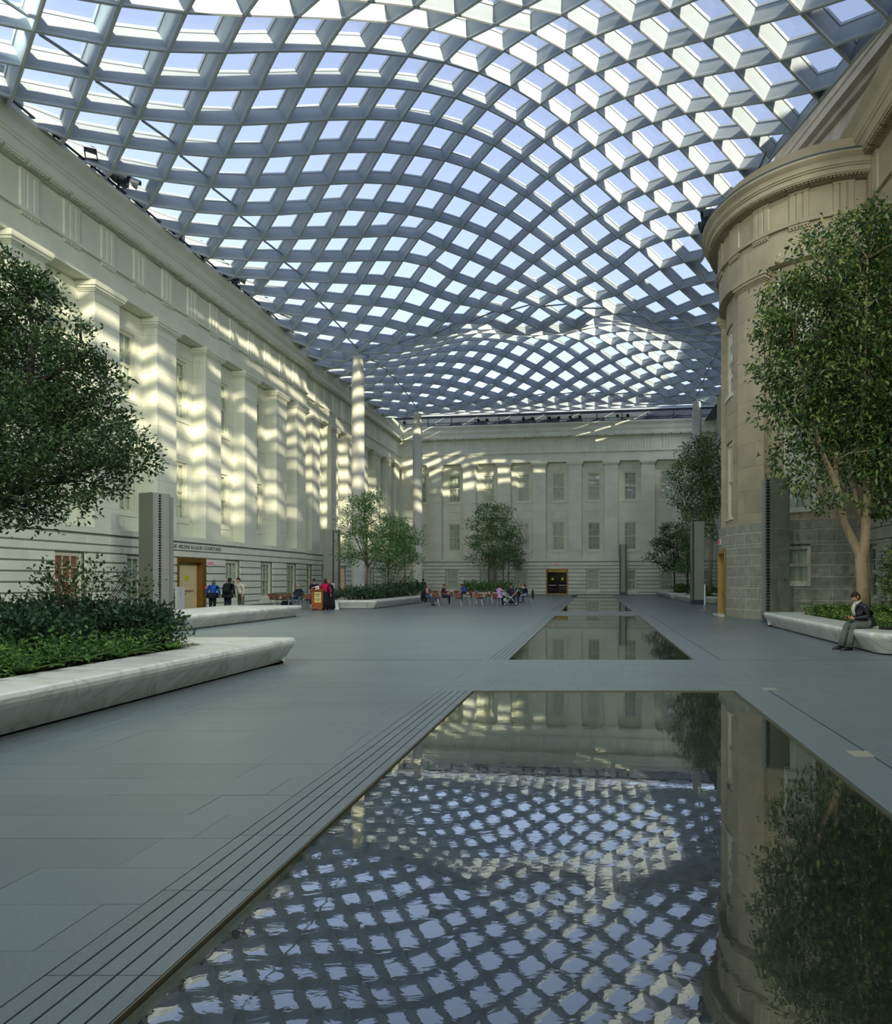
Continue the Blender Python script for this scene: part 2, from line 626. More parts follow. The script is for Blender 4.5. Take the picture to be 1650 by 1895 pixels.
# shared heights
Z_BASE, Z_CAP0, Z_CAP1, Z_TAEN, Z_SOFF, Z_TOP = 4.0, 14.1, 14.95, 16.1, 17.7, 19.2
RUSTIC = [0.0, 0.27, 0.70, 1.13, 1.56, 1.99, 2.42, 2.85, 3.22, 3.65]
CORNICE = [(0.0, Z_SOFF), (0.10, Z_SOFF), (0.14, Z_SOFF + 0.06), (0.50, Z_SOFF + 0.12), (0.50, Z_SOFF + 0.52), (0.55, Z_SOFF + 0.56), (0.55, Z_SOFF + 0.66), (0.60, Z_SOFF + 0.72), (0.60, Z_SOFF + 0.86), (0.64, Z_SOFF + 1.05), (0.74, Z_SOFF + 1.22), (0.80, Z_SOFF + 1.34), (0.80, Z_TOP), (0.0, Z_TOP)]

def pilaster(fr, uc, w, pd, mat, parent, front_only=False):
    """one pilaster of the wall: necking and capital, its shaft blocks are sub-parts"""
    c = fr(uc, 0, Z_BASE)
    g = G()
    a, b = uc - w / 2, uc + w / 2
    fbox(fr, a, b, 0.0, pd, Z_CAP0 + 0.01, 14.48, g=g)
    fbox(fr, a - 0.04, b + 0.04, 0.0, pd + 0.04, 14.48, 14.54, g=g)
    fbox(fr, a - 0.09, b + 0.09, 0.0, pd + 0.09, 14.54, 14.60, g=g)
    fbox(fr, a - 0.15, b + 0.15, 0.0, pd + 0.15, 14.60, 14.72, g=g)
    fbox(fr, a - 0.20, b + 0.20, 0.0, pd + 0.20, 14.72, Z_CAP1, g=g, )
    root = mk('pilaster', g, M[mat], parent)
    n = 11
    zz = [Z_BASE + (Z_CAP0 - Z_BASE) * k / n for k in range(n + 1)]
    core = fbox(fr, a + 0.015, b - 0.015, 0.0, pd - 0.015, Z_BASE, Z_CAP0 + 0.02)
    mk('shaft_core', core, M['mortar'], root)
    for k in range(n):
        if k % 2:
            um = uc + (0.22 if (k // 2) % 2 else -0.22) * w
            spans = ((a, um - 0.004), (um + 0.004, b))
        else:
            spans = ((a, b),)
        for s, e in spans:
            mk('stone_block', fbox(fr, s, e, 0.0, pd, zz[k] + 0.004, zz[k + 1] - 0.004, 0.008), M[mat], root)
    return root

def triglyph(fr, uc, w, d, z0, z1):
    """three upright bars with two v-grooves and half grooves at the ends"""
    g = G()
    t = 0.07
    k = w / 6.0
    pr = [(-3, 0.0), (-2.75, t), (-1.35, t), (-1.0, t * 0.2), (-0.65, t), (0.65, t), (1.0, t * 0.2), (1.35, t), (2.75, t), (3, 0.0)]
    zt = z1 - 0.16
    for (ua, da), (ub, db) in zip(pr[:-1], pr[1:]):
        g.quad(fr(uc + ua * k, d + da, z0), fr(uc + ub * k, d + db, z0), fr(uc + ub * k, d + db, zt), fr(uc + ua * k, d + da, zt))
    fbox(fr, uc - w / 2, uc + w / 2, d, d + t + 0.01, zt, z1, g=g)
    return g

def regula(fr, uc, w, d, z):
    g = fbox(fr, uc - w / 2, uc + w / 2, d, d + 0.09, z - 0.07, z)
    for k in range(6):
        u = uc - w / 2 + w * (k + 0.5) / 6
        fbox(fr, u - 0.035, u + 0.035, d + 0.01, d + 0.075, z - 0.14, z - 0.07, g=g)
    return g

def mutule(fr, uc, w, d):
    """flat block under the cornice with rows of pegs"""
    z = Z_SOFF + 0.12
    g = fbox(fr, uc - w / 2, uc + w / 2, d + 0.12, d + 0.47, z - 0.10, z)
    for k in range(6):
        u = uc - w / 2 + w * (k + 0.5) / 6
        for r in range(2):
            fbox(fr, u - 0.035, u + 0.035, d + 0.18 + r * 0.16, d + 0.25 + r * 0.16, z - 0.155, z - 0.10, g=g)
    return g

def entablature(fr, u0, u1, pd, tri, mat, parent, tw=0.86, step=None, mut=True):
    n = max(1, round((u1 - u0) / 2.05))
    L = (u1 - u0) / n
    blocks = [fbox(fr, u0 + L * k + (0.003 if k else 0), u0 + L * (k + 1) - (0.003 if k < n - 1 else 0), -0.35, pd, Z_CAP1, Z_TAEN - 0.12, 0.006) for k in range(n)]
    for b in blocks:
        mk('architrave_block', b, M[mat], parent)
    mk('taenia', fprofile(fr, u0, u1, [(0, Z_TAEN - 0.12), (pd + 0.13, Z_TAEN - 0.12), (pd + 0.13, Z_TAEN), (0, Z_TAEN)], step), M[mat], parent)
    mk('frieze', fprofile(fr, u0, u1, [(0, Z_TAEN), (pd, Z_TAEN), (pd, Z_SOFF), (0, Z_SOFF)], step), M[mat], parent)
    for u in tri:
        mk('triglyph', triglyph(fr, u, tw, pd, Z_TAEN, Z_SOFF), M[mat], parent)
        mk('regula', regula(fr, u, tw, pd, Z_TAEN - 0.12), M[mat], parent)
        if mut:
            mk('mutule', mutule(fr, u, tw + 0.05, pd), M[mat], parent)
    if mut:
        sp = tri[1] - tri[0] if len(tri) > 1 else 2.0
        for u in tri:
            v = u + sp / 2
            if v < u1 - 0.4:
                mk('mutule', mutule(fr, v, tw + 0.05, pd), M[mat], parent)
    mk('cornice', fprofile(fr, u0, u1, [(pd + d, z) for d, z in CORNICE], step), M[mat], parent)

def facade(name, fr, u0, u1, pils, wins, pd, tri, gwins, doors=(), mat='limestone', pw=1.5, ww=1.5, blinds=None, core_d=-0.34, rndseed=1):
    rnd = random.Random(rndseed)
    root = empty(name, (0, 0, 0), kind='structure')
    # core behind all blocks
    g = fbox(fr, u0, u1, -1.2, -0.30, 0, Z_TOP - 0.02)
    segs = []
    mk('wall_core', g, M['mortar'], root)
    openings = [(u - ww / 2, u + ww / 2, 10.55, 13.85) for u in wins] + [(u - ww / 2, u + ww / 2, 4.92, 8.2) for u in wins]
    # base: recessed joint plane with openings, then the rusticated blocks
    gop = [(u - 0.78, u + 0.78, 0.30, 2.85) for u in gwins] + [(d[0] - d[1] / 2, d[0] + d[1] / 2, 0, d[2]) for d in doors]
    back = []
    sp = [(u0, u1)]
    for o in gop:
        sp = subtract(sp, o[0], o[1])
    gb = G()
    for s, e in sp:
        fbox(fr, s, e, -0.3, pd - 0.06, 0.0, 2.85, g=gb)
    fbox(fr, u0, u1, -0.3, pd - 0.06, 2.85, 3.70, g=gb)
    mk('joint_backing', gb, M['groove'], root)
    blocks = courses(fr, u0, u1, RUSTIC, pd - 0.12, pd, gop, 1.35, 0.012, 0.004, rnd)
    # widen the horizontal joints of the rustication
    blocks = []
    for r in range(len(RUSTIC) - 1):
        za, zb = RUSTIC[r], RUSTIC[r + 1]
        spn = [(u0, u1)]
        for o in gop:
            if o[2] < zb - 0.05 and o[3] > za + 0.05:
                spn = subtract(spn, o[0], o[1])
        for s, e in spn:
            n = max(1, round((e - s) / 1.35))
            for k in range(n):
                p, q = s + (e - s) * k / n, s + (e - s) * (k + 1) / n
                if r % 2 and n > 1:
                    if k: p -= 0.3 * (e - s) / n
                    if k < n - 1: q -= 0.3 * (e - s) / n
                blocks.append(fbox(fr, p + (0.002 if k else 0), q - (0.002 if k < n - 1 else 0), pd - 0.10, pd, za + 0.035, zb - 0.035, 0.018))
    pieces('rustic_block', blocks, M[mat], root)
    n = max(1, round((u1 - u0) / 2.03))
    ledge = [fbox(fr, u0 + (u1 - u0) * k / n, u0 + (u1 - u0) * (k + 1) / n, -0.3, pd + 0.03, 3.72, Z_BASE, 0.012) for k in range(n)]
    pieces('ledge_block', ledge, M[mat], root)
    # ashlar between the pilasters
    pe = sorted(pils)
    edges = [u0] + [x for p in pe for x in (p - pw / 2, p + pw / 2)] + [u1]
    nz = 11
    zz = [Z_BASE + (14.97 - Z_BASE) * k / 12 for k in range(13)]
    ash = []
    for s, e in zip(edges[0::2], edges[1::2]):
        if e - s > 0.05:
            op = [o for o in openings if o[0] < e and o[1] > s]
            ash += courses(fr, s, e, zz, -0.3, 0.0, op, 1.2, 0.008, 0.006, rnd)
    pieces('ashlar_block', ash, M[mat], root)
    for p in pe:
        pilaster(fr, p, pw, pd, mat, root)
    entablature(fr, u0, u1, pd, tri, mat, root)
    for k, u in enumerate(wins):
        for (z0, z1) in ((10.6, 13.85), (4.97, 8.2)):
            window(fr, u, ww, z0, z1, -0.16, blind=rnd.choice(['blind', 'blind', 'blind_dim']), sill=0.2)
    for u in gwins:
        b = blinds.get(round(u, 1), None) if blinds else None
        window(fr, u, 1.5, 0.42, 2.83, pd - 0.22, blind=b or rnd.choice(['blind', 'blind_dim', 'blind_dim']), sill=0.22)
    return root

XL = -22.95     # plane of the left wall between its pilasters
# left wall: nearer, slightly projecting length and a farther one
frL = Planar((XL, 0, 0), (0, 1, 0), (1, 0, 0))
frL2 = Planar((XL - 0.35, 0, 0), (0, 1, 0), (1, 0, 0))
pilsA = [33.2 + 4.07 * k for k in range(-11, 4)] + [48.45]
winsA = [31.165 + 4.07 * k for k in range(-10, 4)] + [46.95]
triA = [33.2 + 2.035 * k for k in range(-22, 8)]
DOOR_L = 35.27
gA = [u for u in winsA if abs(u - DOOR_L) > 1]
facade('wall_left', frL, -13.5, 49.35, pilsA, winsA, 0.75, triA, gA, doors=[(DOOR_L, 2.5, 2.85)], blinds={23.0: 'blind_amber', 27.1: 'blind_warm', 18.9: 'blind_amber', 46.9: 'blind_dim'}, rndseed=3)
pilsB = [51.8 + 3.74 * k for k in range(6)] + [73.3]
winsB = [50.35] + [53.67 + 3.74 * k for k in range(5)]
triB = [51.8 + 1.87 * k for k in range(-1, 12)]
facade('wall_left_2', frL2, 49.35, 74.6, pilsB, winsB, 0.75, triB, winsB, blinds={57.4: 'blind_amber'}, rndseed=4)

# back wall, slightly out of square with the left one
UB = Vector((1, -0.13, 0)).normalized()
NB = Vector((-0.13, -1, 0)).normalized()
OB = Vector((0, 71.35, 0)) - NB * 0.75
frB = Planar(OB, UB, NB)
SB = 4.06 * 1.0084
pilsB_ = [(-6.15 * 1.0084) + SB * k for k in range(-3, 6)] + [-21.75]
winsB_ = [(-4.12 * 1.0084) + SB * k for k in range(-4, 5)]
triB_ = [(-6.15 * 1.0084) + SB / 2 * k for k in range(-7, 11)]
DOOR_B = -4.12 * 1.0084
facade('wall_back', frB, -24.0, 15.8, pilsB_, winsB_, 0.75, triB_, [u for u in winsB_ if abs(u - DOOR_B) > 1], doors=[(DOOR_B, 2.5, 2.9)], rndseed=5)

# ---- rotunda on the right
RC = (10.9, 29.6)
frR = Round(RC, 4.65, 5.0)
rot = empty('wall_right', (0, 0, 0), kind='structure')
UR0, UR1 = -8.2, 8.6
P_R = [-2.66, 2.66, 7.2]          # pilaster centres
W_R = [0.0, 4.86, -4.86]
rr = random.Random(9)
mk('wall_core', fprofile(frR, UR0, UR1, [(-1.5, 0), (-0.30, 0), (-0.30, Z_TOP), (-1.5, Z_TOP)], 0.4), M['mortar'], rot)
gz = [0.0] + [0.38 + 0.46 * k for k in range(8)] + [3.98]
gop = [(-0.85, 0.85, 0, 3.0), (4.30, 5.42, 1.40, 3.02)]
for (a, b, z0, z1) in ((UR0, -0.86, 0, 3.95), (-0.86, 0.86, 3.0, 3.95), (0.86, 4.30, 0, 3.95), (4.30, 5.42, 0, 1.4), (4.30, 5.42, 3.02, 3.95), (5.42, UR1, 0, 3.95)):
    mk('joint_backing', fprofile(frR, a, b, [(-0.4, z0), (0.345, z0), (0.345, z1), (-0.4, z1)], 0.3), M['mortar'], rot)
pieces('granite_block', courses(frR, UR0, UR1, gz, 0.0, 0.36, gop, 0.78, 0.022, 0.02, rr, 0.12), M['granite'], rot)
mk('base_cap', fprofile(frR, UR0, UR1, [(-0.3, 3.98), (0.34, 3.98), (0.30, 4.05), (-0.3, 4.05)], 0.3), M['sandstone'], rot)
oR = [(u - 0.72, u + 0.72, 10.5, 13.75) for u in W_R] + [(u - 0.72, u + 0.72, 4.9, 8.2) for u in W_R]
zz = [4.05 + (14.97 - 4.05) * k / 14 for k in range(15)]
ash = []
for s, e in ((UR0, -2.66 - 0.76), (-2.66 + 0.76, 2.66 - 0.76), (2.66 + 0.76, 7.2 - 0.76), (7.2 + 0.76, UR1)):
    ash += courses(frR, s, e, zz, -0.3, 0.0, [o for o in oR if o[0] < e and o[1] > s], 1.25, 0.006, 0.004, rr, 0.15)
pieces('sandstone_block', ash, M['sandstone'], rot)
for p in P_R:
    pilaster(frR, p, 1.54, 0.32, 'sandstone', rot)
triR = [1.66 * k for k in range(-4, 6)]
entablature(frR, UR0, UR1, 0.34, triR, 'sandstone', rot, tw=0.8, step=0.25)
def plain(fr, u0, u1, prof, step):
    """like fprofile but at true heights"""
    rz = list(RZ)
    RZ.clear(); RZ.extend([(0, 0), (100, 100)])
    g = fprofile(fr, u0, u1, prof, step)
    RZ.clear(); RZ.extend(rz)
    return g
mk('blocking_course', plain(frR, UR0, UR1, [(-1.2, 17.8), (0.62, 17.8), (0.62, 18.6), (0.5, 18.68), (-1.2, 18.68)], 0.25), M['sandstone'], rot)
mk('gutter', plain(frR, UR0, UR1, [(1.0, 17.85), (1.15, 17.85), (1.15, 17.92), (1.0, 17.92)], 0.25), M['pipe'], rot)
roofdisc = G()
roofdisc.lathe((RC[0], RC[1], 0), [(4.6, 18.3), (4.6, 18.5), (0.1, 18.8)], 32)
mk('rotunda_roof', roofdisc, M['pipe'], rot)
g = G()
g.tube([frR(8.15, 1.0, 19.2), frR(8.15, 1.0, 17.9), frR(8.6, 0.45, 16.9), frR(8.6, 0.45, 4.2)], 0.06, 8)
mk('downpipe', g, M['pipe'], rot)
for u in W_R:
    for z0, z1 in ((10.5, 13.75), (4.9, 8.2)):
        window(frR, u, 1.44, z0, z1, -0.16, blind='blind', sill=0.2)
window(frR, 4.86, 1.1, 1.42, 3.0, 0.12, rows=1, cols=2, blind='blind', sill=0.26)

# ---- flat right wall with its entablature and gable, behind the rotunda
frW = Planar((11.3, 0, 0), (0, 1, 0), (-1, 0, 0))
rw = empty('wall_right_2', (0, 0, 0), kind='structure')
WY0, WY1 = -13.5, 26.6
mk('wall_core', fbox(frW, WY0, 60.0, -1.5, -0.30, 0, Z_TOP - 0.05), M['mortar'], rw)
pR = [22.0 - 4.07 * k for k in range(0, 8)]
wR = [24.5] + [19.97 - 4.07 * k for k in range(0, 8)]
edges = [WY0] + [x for p in sorted(pR) for x in (p - 0.75, p + 0.75)] + [WY1]
opW = [(u - 0.75, u + 0.75, 10.55, 13.85) for u in wR] + [(u - 0.75, u + 0.75, 4.92, 8.2) for u in wR]
ash = []
for s, e in zip(edges[0::2], edges[1::2]):
    ash += courses(frW, s, e, zz, -0.3, 0.0, [o for o in opW if o[0] < e and o[1] > s], 1.25, 0.008, 0.006, rr, 0.1)
pieces('sandstone_block', ash, M['sandstone'], rw)
gg = courses(frW, WY0, WY1, gz, 0.0, 0.75, [(u - 0.7, u + 0.7, 0.9, 3.0) for u in wR[:3]], 0.95, 0.022, 0.02, rr, 0.12)
pieces('granite_block', gg, M['granite'], rw)
mk('joint_backing', fbox(frW, WY0, WY1, -0.3, 0.50, 0, 0.9), M['mortar'], rw)
mk('base_cap', fbox(frW, WY0, WY1, -0.3, 0.78, 4.15, 4.26), M['sandstone'], rw)
for p in pR[:4]:
    pilaster(frW, p, 1.5, 0.75, 'sandstone', rw)
entablature(frW, WY0, WY1, 0.75, [22.0 + 2.035 * k for k in range(-10, 3)], 'sandstone', rw)
for u in wR[:3]:
    for z0, z1 in ((10.6, 13.85), (4.97, 8.2)):
        window(frW, u, 1.5, z0, z1, -0.16, blind='blind_dim', sill=0.2)
    window(frW, u, 1.4, 0.9, 3.0, 0.5, blind='blind_dim', sill=0.2)
# far length of the right wall beyond the rotunda
rf = empty('wall_right_3', (0, 0, 0), kind='structure')
frF = Planar((14.6, 0, 0), (0, 1, 0), (-1, 0, 0))
mk('wall_core', fbox(frF, 44.0, 71.2, -1.2, -0.3, 0, Z_TOP - 0.05), M['mortar'], rf)
ashF = courses(frF, 58.0, 70.6, [4.0 + 10.95 * k / 12 for k in range(13)], -0.3, 0.0, [], 1.3, 0.008, 0.006, rr)
pieces('ashlar_block', ashF, M['limestone'], rf)
rb = courses(frF, 58.0, 70.6, RUSTIC + [4.0], 0.0, 0.72, [], 1.35, 0.05, 0.02, rr)
pieces('rustic_block', rb, M['limestone'], rf)
for p in (60.0, 64.0, 68.0):
    pilaster(frF, p, 1.5, 0.75, 'limestone', rf)
entablature(frF, 58.0, 70.8, 0.75, [58 + 2.03 * k for k in range(1, 6)], 'limestone', rf)

# gable over the right wall: raking cornice on both slopes and the plain stone triangle
APX_Y, APX_Z, END_Y = 36.0, 25.75, 12.6
gab = empty('wall_gable', (0, 0, 0), kind='structure')
sl = (APX_Z - 19.3) / (APX_Y - END_Y)
g = G()
tp = [(END_Y, Z_TOP), (APX_Y, APX_Z - 0.7), (44.0, APX_Z - 0.9 - 8 * sl), (44.0, Z_TOP)]
n0 = len(g.v)
for x in (11.2, 12.6):
    for y, z in tp:
        g.v.append((x, y, z))
for k in range(4):
    k2 = (k + 1) % 4
    g.f.append((k, k2, 4 + k2, 4 + k)); g.m.append(0)
g.f.append((0, 1, 2, 3)); g.f.append((4, 5, 6, 7)); g.m += [0, 0]
mk('tympanum', g, M['sandstone'], gab)
RAK = [(11.2, -1.25), (10.95, -1.2), (10.9, -1.02), (10.62, -0.95), (10.62, -0.60), (10.55, -0.55), (10.52, -0.38), (10.40, -0.18), (10.30, 0.0), (12.2, 0.0), (12.2, -1.25)]
for y0, y1, z0, z1 in ((END_Y, APX_Y, 19.3, APX_Z), (APX_Y, 44.0, APX_Z, APX_Z - 8 * sl)):
    g = G()
    k = len(RAK)
    for y, z in ((y0, z0), (y1, z1)):
        for x, dz in RAK:
            g.v.append((x, y, z + dz))
    for a in range(k):
        b = (a + 1) % k
        g.f.append((a, b, k + b, k + a)); g.m.append(0)
    g.f.append(tuple(range(k))); g.f.append(tuple(range(k, 2 * k))); g.m += [0, 0]
    mk('raking_cornice', g, M['sandstone'], gab)
# unseen roofs behind the right wall, ridge heights shaped to cut the sun
rfm = material('slate_roof', srgb(92, 98, 100), 0.7, var=0.1, vscale=2)
wr = empty('roof_right_unseen', (0, 0, 0), kind='structure')
g = G()
for y0, y1, z0, z1 in ((-14, 20, 27.2, 26.0), (20, 46, 26.0, 26.0), (46, 73, 26.0, 26.0)):
    g.hull8([(12.0, y0, 18.9), (24, y0, 18.9), (24, y1, 18.9), (12.0, y1, 18.9), (17.6, y0, z0), (18.4, y0, z0), (18.4, y1, z1), (17.6, y1, z1)])
mk('sun_cut_roof', g, rfm, wr)

# the fourth side of the courtyard, behind the camera
wf = empty('wall_front', (0, 0, 0), kind='structure')
frS = Planar((0, -14.2, 0), (1, 0, 0), (0, 1, 0))
mk('wall_core', fbox(frS, -25, 17, -1.2, 0.0, 0, 20.6), M['limestone'], wf)
for k in range(9):
    mk('pilaster', fbox(frS, -20.5 + 4.06 * k, -19.0 + 4.06 * k, 0.0, 0.75, 4.0, 14.95), M['limestone'], wf)
mk('rustic_base', fbox(frS, -23.5, 15, 0.0, 0.78, 0, 4.0), M['limestone'], wf)
mk('entablature', fprofile(frS, -23.5, 15, [(0, 14.95), (0.75, 14.95), (0.75, 17.7), (1.3, 17.9), (1.5, 19.2), (0, 19.2)]), M['limestone'], wf)
# ------------------------------------------------------------------ glass and steel roof
ND = [(0,2,1964),(0,4,1992),(0,6,2009),(0,8,2010),(0,10,2012),(1,3,2022),(2,4,2101),(3,5,2190),(1,5,2052),(2,6,2132),(3,7,2221),(1,7,2070),(2,8,2149),(1,1,1983),(2,0,2015),(2,2,2058),(3,3,2146),(4,4,2244),(3,1,2090),(4,2,2182),(5,3,2276),(-1,5,1956),(-1,7,1963),(-2,6,1929),(6,4,2360),(7,5,2438),(8,6,2497),(9,7,2543),(10,8,2564),(5,5,2334),(6,6,2416),(7,7,2485),(8,8,2539),(9,9,2573),(4,6,2287),(5,7,2374),(6,8,2450),(7,9,2515),(8,10,2557),(9,11,2575),(4,8,2316),(5,9,2397),(6,10,2468),(7,11,2516),(8,12,2543),(9,13,2548),(3,9,2237),(4,10,2321),(5,11,2397),(6,12,2447),(7,13,2488),(8,14,2506),(9,15,2494),(3,11,2236),(4,12,2312),(5,13,2376),(6,14,2420),(7,15,2441),(8,16,2439),(11,9,2567),(12,10,2547),(13,11,2502),(14,12,2441),(15,13,2372),(16,14,2296),(17,15,2210),(11,7,2532),(12,6,2480),(12,8,2526),(13,9,2498),(14,10,2450),(15,11,2392),(16,12,2326),(17,13,2247),(13,7,2466),(14,8,2432),(15,9,2388),(16,10,2331),(17,11,2266),(14,6,2390),(15,7,2357),(16,8,2313),(15,5,2305),(16,6,2270),(10,10,2581),(11,11,2567),(12,12,2531),(13,13,2477),(14,14,2408),(15,15,2334),(10,12,2571),(11,13,2540),(12,14,2495),(13,15,2431),(14,16,2358),(10,14,2529),(11,15,2488),(12,16,2432),(10,16,2468),(11,17,2422),(12,18,2356),(13,17,2365),(14,18,2280),(13,19,2279),(10,18,2383),(11,19,2335),(12,20,2274),(13,21,2203),(14,22,2137),(9,17,2428),(9,19,2340),(10,20,2302),(11,21,2253),(12,22,2202),(8,18,2370),(8,20,2277),(9,21,2257),(10,22,2233),(11,23,2205),(7,19,2297),(7,17,2376),(7,21,2213),(8,22,2213),(9,23,2214),(10,24,2222),(6,20,2215),(6,22,2155),(7,23,2176),(6,18,2291),(12,24,2182),(14,24,2107),(16,24,2012),(13,25,2168),(13,27,2222),(13,29,2264),(13,31,2281),(13,33,2224),(13,35,2122),(13,37,2041),(12,32,2291),(12,34,2199),(12,36,2093),(12,38,2014),(0,28,1952),(0,30,1963),(0,32,1964),(0,34,1953),(0,36,1929),(0,38,1893),(0,24,1892),(0,20,1966),(0,22,1932),(0,0,1933),(20,38,1895)]
def _roof_fit():
    pts = {}
    base = [((a, b), z / 100.0) for a, b, z in ND]
    for k, z in base: pts.setdefault(k, z)
    for (a, b), z in base: pts.setdefault((20 - a, b), z)
    for (a, b), z in list(pts.items()): pts.setdefault((a, 22 - b), z)
    for (a, b), z in list(pts.items()):
        if b > 26: pts.setdefault((a, 62 - b), z)
    Q = np.array(list(pts.keys()), float)
    zz = np.array(list(pts.values()))
    ph = lambda r: np.where(r > 0, r * r * np.log(r + 1e-9), 0)
    n = len(Q)
    D = np.hypot(*(Q[:, None] - Q[None]).transpose(2, 0, 1))
    A = np.zeros((n + 3, n + 3))
    A[:n, :n] = ph(D) + np.eye(n) * 1.2
    A[:n, n:] = np.c_[np.ones(n), Q]
    A[n:, :n] = A[:n, n:].T
    s = np.linalg.solve(A, np.r_[zz, 0, 0, 0])
    def ev(a, b):
        d = np.hypot(Q[:, 0] - a, Q[:, 1] - b)
        return float(ph(d) @ s[:n] + s[n] + s[n + 1] * a + s[n + 2] * b)
    return ev
_ev = _roof_fit()
def sstep(x):
    x = min(1.0, max(0.0, x))
    return x * x * (3 - 2 * x)
_zc = {}
def roof_z(i, j):
    k = (i, j)
    if k not in _zc:
        jj = min(max(j, -17), 39)
        if j < -2:                       # the end dome behind the camera mirrors the far one
            jj = 22 - jj
            jj = min(jj, 39)
        z = _ev(min(max(i, -2), 22), jj)
        if j > 38:
            s = sstep((j - 38) / 6.0)
            z = z * (1 - s) + 20.2 * s
        if j < -17:
            s = sstep((-17 - j) / 6.0)
            z = z * (1 - s) + 20.15 * s
        if i < -2:
            z = z + 0.12 * (-2 - i)
        _zc[k] = z
    return _zc[k]
def roof_xy(i, j):
    return (-18 + 1.3931 * i, 20.51 + 1.1763 * j + 0.0084 * i - 0.0111 * i * i)
def roof_pt(i, j):
    x, y = roof_xy(i, j)
    return Vector((x, y, roof_z(i, j)))
def gable_edge(y):                 # the canopy stops short of the gable
    return 9.75 - 0.173 * (y - 20.3) if 13 < y < 40 else 99.0
def inside0(i, j):
    if j < -29 or j > 43 or i < -5: return False
    x, y = roof_xy(i, j)
    if 9 < y < 45: return i <= 20 or y < 40
    return i <= 23
def inside(i, j):
    x, y = roof_xy(i, j)
    return inside0(i, j) and x <= gable_edge(y) and (i <= 20 or y < 9 or y >= 45)
def cut_at(a, b):
    """fraction of the way from the node a inside to b beyond the gable edge, or None"""
    x, y = roof_xy(*b)
    if not (x > gable_edge(y) and 13 < y < 40): return None
    lo, hi = 0.0, 1.0
    for _ in range(24):
        m = (lo + hi) / 2
        p = roof_xy(a[0] + (b[0] - a[0]) * m, a[1] + (b[1] - a[1]) * m)
        if p[0] <= gable_edge(p[1]): lo = m
        else: hi = m
    return (a[0] + (b[0] - a[0]) * lo, a[1] + (b[1] - a[1]) * lo) if lo > 0.05 else None
_nc = {}
def roof_n(i, j):
    if (i, j) not in _nc:
        a = roof_pt(i + 1, j + 1) - roof_pt(i - 1, j - 1)
        b = roof_pt(i + 1, j - 1) - roof_pt(i - 1, j + 1)
        n = b.cross(a)
        if n.z < 0: n = -n
        _nc[(i, j)] = n.normalized()
    return _nc[(i, j)]

roof = empty('roof_canopy', (0, 0, 0), kind='structure')
DEP = 0.66
# lattice beam outline: (sideways, up): narrow at the foot, wide under the glass
BP = [(-0.05, 0.03), (-0.05, 0.08), (-0.125, 0.54), (-0.155, 0.55), (-0.155, DEP), (0.155, DEP), (0.155, 0.55), (0.125, 0.54), (0.05, 0.08), (0.05, 0.03)]
def beam_run(nodes):
    g = G()
    k = len(BP)
    P = [roof_pt(*n) for n in nodes]
    for a, nd in enumerate(nodes):
        t = (P[min(a + 1, len(P) - 1)] - P[max(a - 1, 0)]).normalized()
        n = roof_n(*nd)
        s = t.cross(n).normalized()
        up = s.cross(t).normalized()
        if up.z < 0: up = -up
        for x, h in BP:
            g.v.append(tuple(P[a] + s * x + up * h))
    for a in range(len(nodes) - 1):
        for b in range(k):
            c = (b + 1) % k
            g.f.append((a * k + b, (a + 1) * k + b, (a + 1) * k + c, a * k + c))
            g.m.append(0)
    g.f.append(tuple(range(k)))
    g.f.append(tuple(range((len(nodes) - 1) * k, len(nodes) * k)))
    g.m += [0, 0]
    tb = G()
    tb.tube([tuple(p) for p in P], 0.066, 6)
    g.merge(G())
    n0 = len(g.v)
    g.v += tb.v
    g.f += [tuple(n0 + q for q in f) for f in tb.f]
    g.m += [1] * len(tb.f)
    return g
runs = []
for fam in (1, -1):
    seen = set()
    for i0 in range(-5, 24):
        for j0 in range(-30, 44):
            if (i0 + j0) % 2 or (i0, j0) in seen or not inside(i0, j0): continue
            if inside(i0 - 1, j0 - fam): continue
            run = [(i0, j0)]
            i, j = i0, j0
            while inside(i + 1, j + fam):
                i, j = i + 1, j + fam
                run.append((i, j))
            seen.update(run)
            e = cut_at(run[-1], (run[-1][0] + 1, run[-1][1] + fam))
            if e: run = run + [e]
            e = cut_at(run[0], (run[0][0] - 1, run[0][1] - fam))
            if e: run = [e] + run
            if len(run) > 1: runs.append(run)
er = []
for k in range(25):
    y = 13.2 + 26.6 * k / 24
    x = gable_edge(y)
    i = (x + 18) / 1.3931
    er.append((i, (y - 20.51 - 0.0084 * i + 0.0111 * i * i) / 1.1763))
runs.append(er)
for run in runs:
    mk('lattice_beam', beam_run(run), [M['steel'], M['tube']], roof)
# glass panes, one per lattice cell
pg = []
for i in range(-5, 24):
    for j in range(-30, 44):
        if (i + j) % 2: continue
        c = [(i, j), (i + 1, j - 1), (i + 2, j), (i + 1, j + 1)]
        if not any(inside(*q) for q in c): continue
        if not all(inside(*q) for q in c):
            if not all(inside(*q) or cut_at(c[0], q) or 13 < roof_xy(*q)[1] < 40 and roof_xy(*q)[0] > gable_edge(roof_xy(*q)[1]) for q in c): continue
            cc = []
            for a, b in zip(c, c[1:] + c[:1]):
                if inside(*a): cc.append(a)
                if inside(*a) != inside(*b):
                    e = cut_at(a, b) if inside(*a) else cut_at(b, a)
                    cc.append(e or (a if inside(*a) else b))
            c = cc
            if len(c) < 3: continue
        g = G()
        ps = [roof_pt(*q) + roof_n(*q) * (DEP - 0.06) for q in c]
        g.quad(*ps)
        pg.append(g)
pieces('glass_pane', pg, M['roof_glass'], roof, stuff_name='far_glass_panes')
